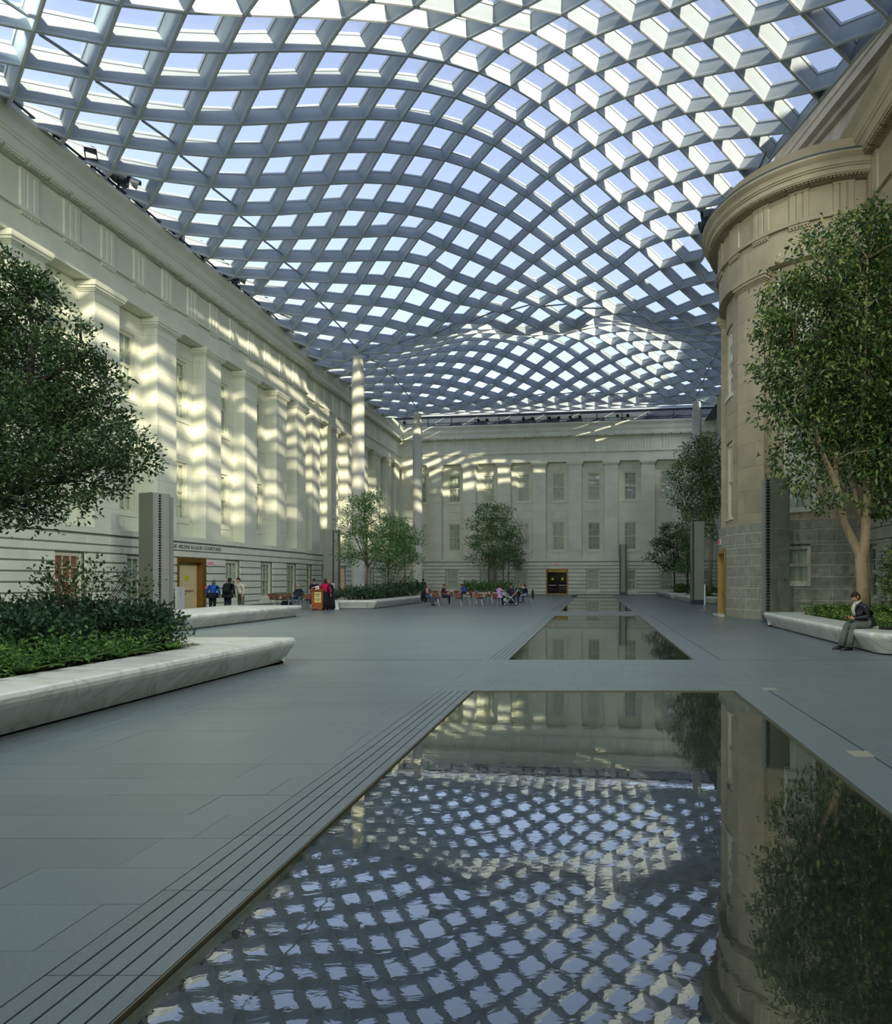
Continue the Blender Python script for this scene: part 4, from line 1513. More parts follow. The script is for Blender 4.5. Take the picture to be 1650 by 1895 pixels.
tower((6.98, 43.0, 0), 0.02, 'beige louvred tower among the far right planters', w=0.84, d=0.6, strip_at=0.0)
tower((3.25, 70.0, 0), -0.13, 'slim tower with two slotted edges close to the back wall, right of the glass door', w=0.80, d=0.5, both=True)
tower((-11.4, 71.7, 0), -0.13, 'slim tower with two slotted edges half hidden behind the centre tree', w=0.80, d=0.5, both=True)

# ------------------------------------------------------------------ white marble planters
def planter(corners, rims, label, rads, top=0.5, soil=True, lean=0.24, block=1.5):
    """corners counter-clockwise; rims[k] is the top width along the side from corner k to k+1"""
    n = len(corners)
    P = [Vector((x, y)) for x, y in corners]
    def inner_corner(k, scale=1.0):
        e0 = (P[k] - P[k - 1]).normalized(); e1 = (P[(k + 1) % n] - P[k]).normalized()
        n0 = Vector((-e0.y, e0.x)); n1 = Vector((-e1.y, e1.x))
        r0, r1 = rims[k - 1] * scale, rims[k] * scale
        a0, a1 = P[k] + n0 * r0, P[k] + n1 * r1
        det = e0.x * e1.y - e0.y * e1.x
        t = ((a1.x - a0.x) * e1.y - (a1.y - a0.y) * e1.x) / det
        return a0 + e0 * t
    I = [inner_corner(k) for k in range(n)]
    ring = []          # (outer point, outward normal, inner point, is_joint)
    for k in range(n):
        e0 = (P[k] - P[k - 1]).normalized(); e1 = (P[(k + 1) % n] - P[k]).normalized()
        n0 = Vector((e0.y, -e0.x)); n1 = Vector((e1.y, -e1.x))
        r = rads[k]
        ang = math.acos(max(-1, min(1, e0.dot(e1))))
        t = r * math.tan(ang / 2)
        cc = P[k] - e0 * t - n0 * r
        m = 5
        for q in range(m + 1):
            f = q / m
            nn = (n0 * math.sin((1 - f) * ang) + n1 * math.sin(f * ang)) / math.sin(ang)
            ring.append((cc + nn * r, nn, I[k], False))
        L = (P[(k + 1) % n] - P[k]).length
        k2 = (k + 1) % n
        e2 = (P[(k2 + 1) % n] - P[k2]).normalized()
        ang2 = math.acos(max(-1, min(1, e1.dot(e2))))
        s0, s1 = t, L - rads[k2] * math.tan(ang2 / 2)
        nb = max(1, round((s1 - s0) / block))
        for q in range(nb + 1):
            f = s0 + (s1 - s0) * q / nb
            if 0 < q < nb:
                ring.append((P[k] + e1 * f, n1, I[k].lerp(I[k2], f / L), True))
    cx = sum(p.x for p in P) / n
    cy = sum(p.y for p in P) / n
    root = empty('marble_planter' if soil else 'marble_bench', (cx, cy, 0), label=label, cat='planter' if soil else 'bench', group='white marble planters and benches')
    rot = [q for q, v in enumerate(ring) if v[3]]
    sect = [(-lean, 0.03), (-0.03, top - 0.16), (-0.005, top - 0.11), (0.0, top - 0.06), (-0.02, top - 0.02), (-0.06, top - 0.002), (-0.10, top)]
    for a in range(len(rot)):
        q0, q1 = rot[a], rot[(a + 1) % len(rot)]
        idx = []
        q = q0
        while True:
            idx.append(q)
            if q == q1: break
            q = (q + 1) % len(ring)
        g = G()
        cols = []
        for w, q in enumerate(idx):
            o, nn, inn, _ = ring[q]
            nxt = ring[(q + 1) % len(ring)][0] if w == 0 else ring[q - 1][0]
            sh = Vector((0, 0))
            if w in (0, len(idx) - 1):
                dd = (nxt - o)
                if dd.length > 0: sh = dd.normalized() * 0.003
            col = []
            for off, z in sect:
                p = o + nn * off + sh
                col.append((p.x - cx, p.y - cy, z))
            pi = inn + sh
            col.append((pi.x - cx, pi.y - cy, top))
            col.append((pi.x - cx, pi.y - cy, 0.03))
            cols.append(col)
        for c0, c1 in zip(cols[:-1], cols[1:]):
            for r in range(len(c0) - 1):
                g.quad(c0[r], c1[r], c1[r + 1], c0[r + 1])
        for c in (cols[0], cols[-1]):
            g.quad(*c)
        mk('marble_block', g, M['marble'], root)
    ipoly = [(p.x - cx, p.y - cy) for p in I]
    if soil:
        g = G(); g.prism([(x * 1.0, y * 1.0) for x, y in ipoly], 0.02, top - 0.06)
        mk('soil', g, M['soil'], root)
    else:
        g = G(); g.prism(ipoly, 0.03, top)
        mk('marble_slab', g, M['marble'], root)
    g = G()
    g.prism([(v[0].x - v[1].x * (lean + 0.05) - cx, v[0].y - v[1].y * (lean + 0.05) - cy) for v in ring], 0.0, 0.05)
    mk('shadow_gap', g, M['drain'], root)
    return root, I
planter([(-5.95, 2.0), (-5.95, 12.85), (-15.5, 12.85), (-15.5, 2.0)], [0.95, 1.55, 0.9, 0.9], 'long white marble planter in the left foreground with a pointed far corner', [0.3, 0.16, 0.3, 0.3])
planter([(-13.15, 19.3), (-13.15, 28.9), (-16.6, 28.9), (-15.5, 19.3)], [0.9, 0.9, 0.9, 0.9], 'low white marble bench without plants in front of the left door', [0.45, 0.2, 0.2, 0.3], soil=False)
planter([(-12.25, 35.9), (-12.25, 52.0), (-18.5, 52.0), (-15.05, 35.9)], [0.85, 0.9, 0.9, 0.9], 'marble planter with trees and a hedge around the large left column', [0.3, 0.3, 0.3, 0.3], block=2.2)
planter([(-7.2, 58.0), (-7.2, 67.0), (-12.6, 67.0), (-12.4, 58.0)], [0.85, 0.9, 0.9, 0.9], 'marble planter under the centre tree behind the cafe chairs', [0.3, 0.3, 0.3, 0.3], block=2.2)
planter([(15.0, 13.7), (15.0, 22.8), (6.05, 22.8), (6.05, 13.7)], [0.9, 0.95, 0.95, 1.5], 'white marble planter on the right with the seated man', [0.3, 0.3, 0.12, 0.5])
planter([(12.5, 43.7), (12.5, 52.0), (6.55, 52.0), (6.55, 43.7)], [0.9, 0.9, 0.9, 0.9], 'marble planter at the far right behind the beige tower', [0.3, 0.3, 0.3, 0.4], block=2.2)
planter([(12.5, 55.0), (12.5, 68.0), (6.5, 68.0), (6.5, 55.0)], [0.9, 0.9, 0.9, 0.9], 'farthest marble planter at the right, near the back wall', [0.3, 0.3, 0.3, 0.4], block=2.2)

# free-standing panel beside the left door, post stand near the rotunda
ip = empty('information_panel', (-21.75, 33.55, 0), 0.0, label='pale upright information panel left of the cream door', cat='panel')
mk('panel', G().box(-0.03, 0.03, -0.33, 0.33, 0.05, 1.28), M['sign_white'], ip)
mk('panel_base', G().box(-0.15, 0.15, -0.36, 0.36, 0, 0.05), M['tower_light'], ip)
g = G()
for k in range(6):
    g.box(0.03, 0.034, -0.05, 0.02, 0.75 + 0.08 * k, 0.78 + 0.08 * k)
mk('printed_marks', g, M['plinth'], ip, kind='stuff')
st = empty('post_stand', (5.95, 34.1, 0), label='slender pale post on a flat base plate left of the rotunda door', cat='post')
mk('post', G().tube([(0, 0, 0.06), (0, 0, 1.42)], 0.045, 10), M['sign_white'], st)
mk('collar', G().lathe((0, 0, 0), [(0.10, 0.05), (0.09, 0.30), (0.05, 0.33)], 12), M['tower_light'], st)
mk('base_plate', G().box(-0.28, 0.28, -0.2, 0.2, 0, 0.05), M['tower_light'], st)
# ------------------------------------------------------------------ plants
def leaf_material(name, c1, c2, c3, rough=0.42):
    m = bpy.data.materials.new(name)
    m.use_nodes = True
    nt = m.node_tree
    b = nt.nodes['Principled BSDF']
    b.inputs['Roughness'].default_value = rough
    b.inputs['Specular IOR Level'].default_value = 0.4
    geo = nt.nodes.new('ShaderNodeNewGeometry')
    r = nt.nodes.new('ShaderNodeValToRGB')
    e = r.color_ramp.elements
    e[0].color = c1; e[0].position = 0.0
    e[1].color = c3; e[1].position = 1.0
    k = e.new(0.6); k.color = c2
    nt.links.new(geo.outputs['Random Per Island'], r.inputs[0])
    nt.links.new(r.outputs[0], b.inputs['Base Color'])
    tr = nt.nodes.new('ShaderNodeBsdfTranslucent')
    nt.links.new(r.outputs[0], tr.inputs[0])
    mx = nt.nodes.new('ShaderNodeMixShader')
    mx.inputs[0].default_value = 0.22
    o = nt.nodes['Material Output']
    nt.links.new(b.outputs[0], mx.inputs[1])
    nt.links.new(tr.outputs[0], mx.inputs[2])
    nt.links.new(mx.outputs[0], o.inputs[0])
    return m
L = {}
L['olive'] = leaf_material('small_dark_leaf', srgb(40, 62, 40), srgb(62, 92, 52), srgb(92, 120, 66))
L['ficus'] = leaf_material('glossy_fig_leaf', srgb(44, 68, 40), srgb(76, 104, 54), srgb(140, 158, 78), 0.3)
L['feather'] = leaf_material('feathery_leaf', srgb(62, 98, 56), srgb(94, 134, 76), srgb(132, 164, 100), 0.5)
L['far_fig'] = leaf_material('far_fig_leaf', srgb(58, 86, 50), srgb(92, 122, 72), srgb(140, 164, 100), 0.4)
L['fern'] = leaf_material('fern_leaf', srgb(46, 78, 42), srgb(76, 112, 52), srgb(112, 146, 66), 0.5)
L['bright'] = leaf_material('groundcover_leaf', srgb(66, 98, 44), srgb(98, 132, 58), srgb(142, 166, 80), 0.5)
L['hedge'] = leaf_material('hedge_leaf', srgb(34, 58, 42), srgb(54, 84, 56), srgb(92, 122, 84), 0.4)
BARK = {'dark': material('dark_bark', srgb(62, 58, 48), 0.9, var=0.25, vscale=6, bump=0.4, bscale=20, stretch=(1, 1, 0.3)),
        'pale': material('pale_bark', srgb(150, 134, 104), 0.85, var=0.15, vscale=5, bump=0.3, bscale=14, stretch=(1, 1, 0.4)),
        'brown': material('brown_bark', srgb(104, 86, 62), 0.9, var=0.2, vscale=6, bump=0.3, bscale=20, stretch=(1, 1, 0.3))}

def leaf_mesh(name, centers, dirs, lens, wid, mat, parent, origin, kind='stuff', fold=0.35, droop=0.0):
    """every leaf is a folded diamond of four triangles' worth of outline: base, two sides, tip"""
    n = len(centers)
    C = np.asarray(centers, float) - np.asarray(origin, float)
    D = np.asarray(dirs, float)
    D /= np.linalg.norm(D, axis=1)[:, None] + 1e-9
    R = RNG.normal(size=(n, 3))
    S = np.cross(D, R)
    S /= np.linalg.norm(S, axis=1)[:, None] + 1e-9
    N = np.cross(S, D)
    Ln = np.asarray(lens, float)[:, None]
    W = Ln * wid
    V = np.empty((n, 4, 3))
    V[:, 0] = C
    V[:, 1] = C + D * Ln * 0.5 + S * W * 0.5 + N * W * fold
    V[:, 2] = C + D * Ln - np.array([0, 0, 1.0]) * Ln * droop
    V[:, 3] = C + D * Ln * 0.5 - S * W * 0.5 + N * W * fold
    me = bpy.data.meshes.new(name)
    me.vertices.add(n * 4)
    me.vertices.foreach_set('co', V.reshape(-1))
    b = (np.arange(n) * 4)[:, None]
    T = np.concatenate([b + [0, 1, 2], b + [0, 2, 3]], 1).reshape(-1).astype(np.int32)
    me.loops.add(n * 6)
    me.loops.foreach_set('vertex_index', T)
    me.polygons.add(n * 2)
    me.polygons.foreach_set('loop_start', np.arange(0, n * 6, 3, dtype=np.int32))
    me.update(calc_edges=True)
    me.validate()
    me.materials.append(mat)
    ob = bpy.data.objects.new(name, me)
    COL.objects.link(ob)
    ob.parent = parent
    if kind: ob['kind'] = kind
    return ob

def cluster_points(clumps, n, shell=0.55):
    """points inside ellipsoids, thicker near their skins"""
    cl = np.array([c + (r if hasattr(r, '__len__') else (r, r, r)) for c, r in clumps], float)
    vol = cl[:, 3] * cl[:, 4] * cl[:, 5]
    w = vol ** 0.8
    k = RNG.choice(len(cl), n, p=w / w.sum())
    d = RNG.normal(size=(n, 3))
    d /= np.linalg.norm(d, axis=1)[:, None]
    r = (shell ** 3 + (1 - shell ** 3) * RNG.random(n)) ** (1 / 3.0)
    P = cl[k, :3] + d * cl[k, 3:6] * r[:, None]
    return P, d

def sprays(P, D, per, spread, leaf, lo=0.7, hi=1.3, up=0.25, flat=1.0):
    """leaves scattered on small twigs about each cluster point"""
    n = len(P)
    k = np.repeat(np.arange(n), per)
    off = RNG.normal(size=(n * per, 3)) * spread
    off[:, 2] *= flat
    C = P[k] + off
    dr = D[k] * 0.7 + RNG.normal(size=(n * per, 3)) * 0.7 + np.array([0, 0, up])
    return C, dr, leaf * (lo + (hi - lo) * RNG.random(n * per))

def tree(name, label, loc, limbs, clumps, nclus, per, spread, leaf, wid, mat, bark, group, shell=0.5, twigs=60, flat=1.0, up=0.25, fold=0.35, droop=0.0, cat='tree'):
    root = empty(name, loc, label=label, cat=cat, group=group)
    o = Vector(loc)
    tr = limbs[0]
    g = G()
    g.tube([tuple(Vector(p) - o) for p in tr[0]], tr[1], 10)
    mk('trunk', g, BARK[bark], root, smooth=True)
    sk = [Vector(p) for p in tr[0]]
    for pts, rad in limbs[1:]:
        g = G()
        g.tube([tuple(Vector(p) - o) for p in pts], rad, 8)
        mk('limb', g, BARK[bark], root, smooth=True)
        sk += [Vector(p) for p in pts]
        sk += [Vector(pts[q]).lerp(Vector(pts[q + 1]), 0.5) for q in range(len(pts) - 1)]
    P, D = cluster_points(clumps, nclus, shell)
    g = G()
    for q in RNG.choice(nclus, min(twigs, nclus), replace=False):
        t = Vector(P[q])
        cand = [s for s in sk if s.z < t.z + 0.2] or sk
        s = min(cand, key=lambda v: (v - t).length)
        ln = (t - s).length
        if ln < 0.15: continue
        m = s.lerp(t, 0.5) + Vector((random.uniform(-.12, .12) * ln, random.uniform(-.12, .12) * ln, 0.10 * ln))
        r = min(0.05, 0.010 + 0.010 * ln)
        g.tube([tuple(s - o), tuple(m - o), tuple(t - o)], [r, r * 0.7, r * 0.3], 5)
    if g.f: mk('twigs', g, BARK[bark], root, kind='stuff', smooth=True)
    C, dr, ln = sprays(P, D, per, spread, leaf, up=up, flat=flat)
    leaf_mesh('foliage', C, dr, ln, wid, mat, root, loc, fold=fold, droop=droop)
    return root

def shrub(label, loc, rx, ry, h, n, leaf, wid, mat, name='shrub', group=None, up=0.5, stems=9, per=8, spread=0.07, shell=0.3, z0=0.15):
    root = empty(name, loc, label=label, cat='shrub', group=group)
    g = G()
    for q in range(stems):
        a = random.uniform(0, 6.28); r = random.uniform(0.2, 0.85)
        e = (math.cos(a) * rx * r, math.sin(a) * ry * r, h * random.uniform(0.6, 0.95))
        g.tube([(e[0] * 0.12, e[1] * 0.12, -0.06), (e[0] * 0.5, e[1] * 0.5, e[2] * 0.55), e], [0.014, 0.010, 0.004], 5)
    mk('stems', g, BARK['brown'], root, kind='stuff')
    P, D = cluster_points([((loc[0], loc[1], loc[2] + z0 + (h - z0) * 0.5), (rx, ry, (h - z0) * 0.5))], n, shell)
    C, dr, ln = sprays(P, D, per, spread, leaf, up=up)
    C[:, 2] = np.maximum(C[:, 2], loc[2] + 0.01)
    leaf_mesh('foliage', C, dr, ln, wid, mat, root, loc)
    return root

def fronds(label, loc, n, length, mat, name='fern', group=None, rise=0.75, wide=0.16, cat='fern'):
    """a rosette of arching fronds, each with paired leaflets"""
    root = empty(name, loc, label=label, cat=cat, group=group)
    for q in range(n):
        a = 2 * math.pi * q / n + random.uniform(-.3, .3)
        ln = length * random.uniform(0.75, 1.1)
        el = rise * random.uniform(0.75, 1.15)
        pts = []
        for k in range(7):
            t = k / 6
            pts.append(Vector((math.cos(a) * ln * t * (0.55 + 0.45 * t), math.sin(a) * ln * t * (0.55 + 0.45 * t), ln * el * (t * 1.25 - 0.75 * t * t))))
        g = G()
        sd = Vector((-math.sin(a), math.cos(a), 0))
        for k in range(6):
            w0 = wide * ln * math.sin(math.pi * (0.12 + 0.85 * k / 6.0)); w1 = wide * ln * math.sin(math.pi * (0.12 + 0.85 * (k + 1) / 6.0)) * (1 if k < 5 else 0.05)
            for s in (-1, 1):
                g.quad(tuple(pts[k]), tuple(pts[k + 1]), tuple(pts[k + 1] + sd * s * w1 + Vector((0, 0, 0.03 * ln))), tuple(pts[k] + sd * s * w0 + Vector((0, 0, 0.03 * ln))))
        mk('frond', g, mat, root)
    return root

def at(px, py, Y):
    return (((px - 1098) / F_PX) * Y, Y, EYE + (1073 - py) / F_PX * Y)
def clumps_px(lst, Y, dy, jit, ry=None):
    out = []
    for k, (px, py, r) in enumerate(lst):
        yy = Y + random.uniform(-jit, jit)
        c = at(px, py, yy)
        rm = r / F_PX * yy
        out.append((c, (rm, rm * (ry or 1.1), rm * dy)))
    return out

# near left tree with small dark leaves
Yt = 9.4
cl = clumps_px([(20, 545, 70), (-50, 520, 95), (75, 560, 40), (135, 632, 50), (60, 680, 100), (165, 715, 62), (15, 800, 125), (150, 790, 80), (215, 815, 45), (255, 842, 42), (120, 880, 85), (35, 930, 62), (195, 880, 45), (-70, 700, 150), (-90, 880, 130), (125, 935, 38), (75, 960, 30)], Yt, 0.85, 0.7)
lm = [([(-10.3, 9.0, 0.4), (-10.2, 9.1, 1.4), (-9.9, 9.2, 2.3)], [0.15, 0.13, 0.12]),
      ([(-9.9, 9.2, 2.3), at(0, 935, 9.3), at(35, 905, 9.3), at(75, 855, 9.4), at(130, 800, 9.4), at(190, 770, 9.5)], [0.10, 0.075, 0.06, 0.045, 0.03, 0.012]),
      ([at(20, 915, 9.3), at(90, 895, 9.5), at(160, 868, 9.5), at(240, 850, 9.6)], [0.05, 0.04, 0.028, 0.01]),
      ([(-9.9, 9.2, 2.3), at(-20, 800, 9.2), at(55, 700, 9.3), at(62, 620, 9.3), at(50, 540, 9.4)], [0.09, 0.07, 0.05, 0.035, 0.012]),
      ([at(-10, 810, 9.2), at(-60, 700, 9.3), at(-40, 560, 9.3)], [0.06, 0.05, 0.02]),
      ([at(55, 720, 9.3), at(120, 680, 9.2), at(150, 630, 9.3)], [0.035, 0.025, 0.01])]
tree('small_leaf_tree', 'dark green small-leaved tree leaning in from the left edge above the near planter', (-10.3, 9.0, 0.42), lm, cl, 2300, 15, 0.075, 0.075, 0.42, L['olive'], 'dark', None, shell=0.35, twigs=150, flat=0.7)

# near right fig tree
Yf = 18.3
cl = clumps_px([(1447, 540, 42), (1520, 490, 66), (1600, 450, 66), (1438, 610, 42), (1510, 600, 85), (1600, 580, 95), (1670, 520, 100), (1425, 690, 36), (1500, 710, 80), (1590, 720, 105), (1680, 700, 110), (1432, 765, 32), (1505, 800, 52), (1580, 830, 66), (1665, 830, 80), (1445, 850, 25), (1490, 885, 34), (1540, 925, 30), (1640, 915, 42), (1612, 415, 26)], Yf, 1.0, 0.8)
lm = [([at(1598, 1152, 18.3), at(1596, 1080, 18.3), at(1592, 1025, 18.3), at(1594, 1005, 18.3)], [0.22, 0.18, 0.17, 0.12]),
      ([at(1594, 1050, 18.3), at(1588, 1020, 18.3), at(1560, 965, 18.2), at(1546, 892, 18.1), at(1520, 835, 18.0), at(1500, 760, 17.9), at(1470, 640, 17.9)], [0.15, 0.14, 0.115, 0.10, 0.07, 0.05, 0.02]),
      ([at(1594, 1050, 18.3), at(1598, 1015, 18.3), at(1601, 978, 18.3), at(1605, 905, 18.3), at(1596, 800, 18.3), at(1600, 640, 18.3), at(1605, 480, 18.3)], [0.16, 0.155, 0.145, 0.13, 0.10, 0.06, 0.02]),
      ([at(1546, 892, 18.1), at(1545, 820, 18.4), at(1540, 700, 18.5), at(1530, 540, 18.5)], [0.085, 0.07, 0.05, 0.015]),
      ([at(1601, 978, 18.3), at(1585, 930, 18.7), at(1576, 840, 18.8), at(1570, 700, 18.9), at(1560, 560, 18.8)], [0.08, 0.075, 0.06, 0.04, 0.015]),
      ([at(1605, 905, 18.3), at(1640, 830, 18.5), at(1660, 700, 18.6), at(1665, 560, 18.6)], [0.09, 0.07, 0.05, 0.015]),
      ([at(1520, 835, 18.0), at(1485, 790, 17.6), at(1440, 740, 17.5)], [0.04, 0.025, 0.01])]
tree('fig_tree', 'tall multi-stemmed fig tree with glossy leaves and pale trunk in the right planter', at(1598, 1152, 18.3), lm, cl, 2700, 12, 0.13, 0.15, 0.45, L['ficus'], 'pale', None, shell=0.45, twigs=130, up=-0.15, droop=0.25)

# trees round the left column
def small_tree(label, px, pyb, Y, clist, trunk, nclus, mat='feather', bark='brown', group='feathery trees in the left planter', leaf=0.17, per=12, r0=0.10, lean=0, spread=0.2, flat=0.45, wid=0.34, dy=0.75, top=None):
    base = at(px, 1073 + (EYE - 0.45) * F_PX / Y, Y)
    cl = clumps_px(clist, Y, dy, 0.7)
    tx, ty = trunk
    fork = at(tx, ty, Y)
    limbs = [([base, at((px + tx) / 2 + lean, (1073 + ty) / 2 + 10, Y), fork], [r0, r0 * 0.8, r0 * 0.7])]
    for (c, r) in cl[::2]:
        e = Vector(c)
        m = Vector(fork).lerp(e, 0.55) + Vector((0, 0, 0.1))
        limbs.append(([fork, tuple(m), tuple(e)], [r0 * 0.55, r0 * 0.35, r0 * 0.12]))
    return tree('courtyard_tree', label, base, limbs, cl, nclus, per, spread, leaf, wid, L[mat], bark, group, shell=0.45, twigs=40, flat=flat, up=0.05)
small_tree('feathery green tree standing in front of the large left column', 677, 1100, 40.5, [(662, 940, 32), (690, 930, 26), (648, 975, 24), (695, 975, 38), (668, 1005, 38), (640, 1030, 14), (705, 1020, 28), (660, 1035, 22), (672, 918, 14)], (680, 1050), 420)
small_tree('smaller feathery tree just right of the large left column', 719, 1095, 43.5, [(725, 975, 28), (722, 1010, 30), (742, 1000, 24), (708, 1040, 20), (735, 1040, 20)], (718, 1045), 260, r0=0.07)
small_tree('feathery tree in front of the thin left corner column', 750, 1092, 46.0, [(750, 985, 22), (760, 1005, 22), (745, 1030, 24), (768, 1035, 14), (738, 1010, 20)], (749, 1045), 240, r0=0.07)
# trees behind the cafe chairs
small_tree('largest feathery tree in the centre before the back wall, trunk leaning behind the chairs', 916, 1092, 60.5, [(905, 948, 22), (930, 945, 17), (890, 972, 24), (930, 978, 30), (876, 1000, 14), (905, 1010, 30), (872, 1032, 10), (915, 1035, 22), (890, 1040, 16)], (913, 1045), 560, group='feathery trees in the centre planter', leaf=0.22, spread=0.26)
small_tree('slender second tree just right of the leaning centre tree', 931, 1090, 63.0, [(935, 990, 18), (940, 1020, 22), (925, 1040, 16)], (931, 1040), 150, group='feathery trees in the centre planter', leaf=0.22, spread=0.26, r0=0.07)
small_tree('slender third tree at the right of the centre planter', 940, 1090, 64.5, [(955, 1000, 14), (950, 1030, 20), (960, 1045, 12)], (941, 1035), 130, group='feathery trees in the centre planter', leaf=0.22, spread=0.26, r0=0.07)
# far right group
small_tree('tall fig tree rising in front of the far right column', 1312, 1100, 46.5, [(1290, 838, 28), (1313, 828, 22), (1272, 875, 32), (1318, 872, 30), (1260, 915, 18), (1298, 925, 36), (1282, 958, 24), (1322, 940, 20), (1325, 985, 12), (1300, 975, 14)], (1318, 960), 560, mat='far_fig', bark='pale', group='trees in the far right planters', leaf=0.22, spread=0.25, r0=0.17, flat=0.8, wid=0.45, dy=1.0)
small_tree('low spreading dark tree leftmost in the far right planters', 1248, 1092, 60.0, [(1245, 982, 20), (1225, 1008, 20), (1255, 1005, 24), (1210, 1032, 12), (1238, 1040, 24), (1262, 1045, 18), (1200, 1038, 7)], (1247, 1055), 360, mat='olive', bark='dark', group='trees in the far right planters', leaf=0.22, spread=0.25)
small_tree('low tree with two thin stems beside the beige tower', 1272, 1095, 53.0, [(1270, 990, 18), (1278, 1020, 20), (1262, 1050, 14), (1285, 1045, 14)], (1272, 1050), 220, mat='feather', bark='dark', group='trees in the far right planters', leaf=0.2, spread=0.22)

# planting in the near left planter
SZ = 0.44
HG = 'dark shrubs in the near left planter'
for n, (x, y, rx, ry, h) in enumerate(((-7.9, 10.9, 0.75, 0.7, 0.75), (-9.1, 10.9, 0.9, 0.8, 0.82), (-10.6, 11.0, 0.9, 0.8, 0.85), (-11.9, 10.6, 0.8, 0.8, 0.8), (-9.6, 9.2, 0.9, 0.8, 0.72), (-8.5, 9.5, 0.8, 0.7, 0.62))):
    shrub(['dark glossy shrub at the tip of the near left planter', 'dark shrub behind the ferns, below the airy tall shrub', 'dark shrub in the back row of the near left planter', 'dark shrub at the far left of the near planter', 'dark shrub left of centre in the near planter', 'dark shrub just behind the fern edge'][n], (x, y, SZ), rx, ry, h, 330, 0.10, 0.5, L['hedge'], group=HG, spread=0.08, per=9)
shrub('tall airy shrub with thin arching twigs in the near left planter', (-9.25, 11.6, SZ), 1.05, 0.7, 1.6, 190, 0.075, 0.5, L['olive'], name='airy_shrub', stems=26, per=7, spread=0.10, shell=0.2, z0=0.3)
ORD = ['first', 'second', 'third', 'fourth', 'fifth', 'sixth', 'seventh', 'eighth', 'ninth', 'tenth', 'eleventh']
rf_ = random.Random(5)
k = 0
FL = 'low ferns along the marble edge of the near left planter'
for row in range(3):
    for q in range(11):
        y = 5.6 + q * 0.56 + rf_.uniform(-.15, .15)
        x = -7.12 - row * 0.5 + rf_.uniform(-.1, .1)
        if y > 11.1: continue
        fronds('low fern, %s from the near left planter tip, %s row from the marble' % (ORD[10 - q], ORD[row]), (x, y, SZ), 9, 0.46, L['fern'], group=FL, rise=0.62, wide=0.15)
        k += 1
P = np.c_[RNG.uniform(-8.6, -6.95, 900), RNG.uniform(5.2, 11.15, 900), RNG.uniform(0.5, 0.8, 900)]
C, dr, ln = sprays(P, RNG.normal(size=P.shape), 8, 0.07, 0.075, up=0.4)
gcov = empty('fern_groundcover', (-7.8, 8.2, 0.44), label='mat of small fern leaves filling the near left planter edge', cat='groundcover')
leaf_mesh('leaf_mat', C, dr, ln, 0.4, L['fern'], gcov, (-7.8, 8.2, 0.44))

# planting in the right planter
P = np.c_[RNG.uniform(7.1, 10.5, 1500), RNG.uniform(15.4, 21.8, 1500), 0.46 + 0.26 * RNG.random(1500)]
C, dr, ln = sprays(P, RNG.normal(size=P.shape), 9, 0.08, 0.08, up=0.5)
gc = empty('low_groundcover', (8.8, 18.5, 0.44), label='bright green low groundcover behind the seated man', cat='groundcover')
leaf_mesh('leaf_mat', C, dr, ln, 0.5, L['bright'], gc, (8.8, 18.5, 0.44))
for n, (x, y, ll) in enumerate(((7.55, 20.4, 1.0), (8.4, 18.9, 0.95), (8.25, 16.6, 0.9), (7.9, 21.4, 0.6))):
    fronds(['large fern with one upright frond left of the seated man', 'large arching fern behind the head of the seated man', 'large fern right of the seated man', 'small fern near the far corner of the right planter'][n], (x, y, 0.44), 11, ll, L['bright'], group='large ferns in the right planter', rise=0.8, wide=0.09)
shrub('dark leafy shrub climbing beside the pale fig trunk at the right edge', (8.25, 17.0, 0.44), 0.55, 0.6, 2.3, 260, 0.10, 0.5, L['ficus'], name='leafy_shrub', stems=12, per=8, spread=0.1)
# hedges of the farther planters
def hedge_row(spots, mat, leaf, labels, group, n=110):
    for (x, y, rx, ry, h), lb in zip(spots, labels):
        shrub(lb, (x, y, SZ), rx, ry, h, n, leaf, 0.5, L[mat], group=group, spread=0.12, per=7, stems=6)
hedge_row([(-14.2, 37.4, 0.9, 0.7, 0.62), (-13.7, 39.0, 0.8, 0.9, 0.70), (-13.8, 41.3, 0.9, 1.1, 0.75), (-13.9, 44.0, 0.9, 1.2, 0.85), (-13.9, 46.8, 0.9, 1.3, 0.9), (-14.0, 49.6, 0.9, 1.2, 0.95)], 'hedge', 0.17,
          ['low hedge shrub at the near corner of the left column planter', 'second hedge shrub from the near corner of the left column planter', 'third hedge shrub from the near corner, right of the feathery tree trunk', 'fourth hedge shrub of the left column planter', 'fifth hedge shrub of the left column planter, brighter', 'last hedge shrub at the far end of the left column planter, by the standing man'], 'hedge shrubs in the left column planter')
hedge_row([(-11.4, 59.6, 1.0, 0.7, 0.95), (-9.9, 59.5, 1.0, 0.7, 0.85), (-8.5, 59.8, 1.0, 0.7, 0.9)], 'feather', 0.2,
          ['left shrub under the centre tree', 'middle shrub under the centre tree', 'right shrub under the centre tree, behind the stroller'], 'shrubs under the centre tree')
for n, (x, y, ll) in enumerate(((8.1, 45.2, 1.1), (9.4, 45.6, 1.0), (7.9, 57.5, 1.3), (8.9, 56.5, 1.2), (8.3, 62.0, 1.2))):
    fronds(['fern at the right of the beige tower', 'fern beside the rotunda door planter edge', 'pale fern at the left end of the far right planters', 'pale fern under the low dark tree', 'farthest fern of the right planters'][n], (x, y, 0.44), 10, ll, L['bright'], group='ferns in the far right planters', rise=0.75, wide=0.10)
hedge_row([(8.2, 48.2, 1.0, 1.4, 0.6), (8.6, 59.5, 1.2, 1.8, 0.7)], 'fern', 0.18, ['low shrub under the tall fig in the far right planter', 'low shrub under the spreading dark tree'], 'low shrubs in the far right planters')
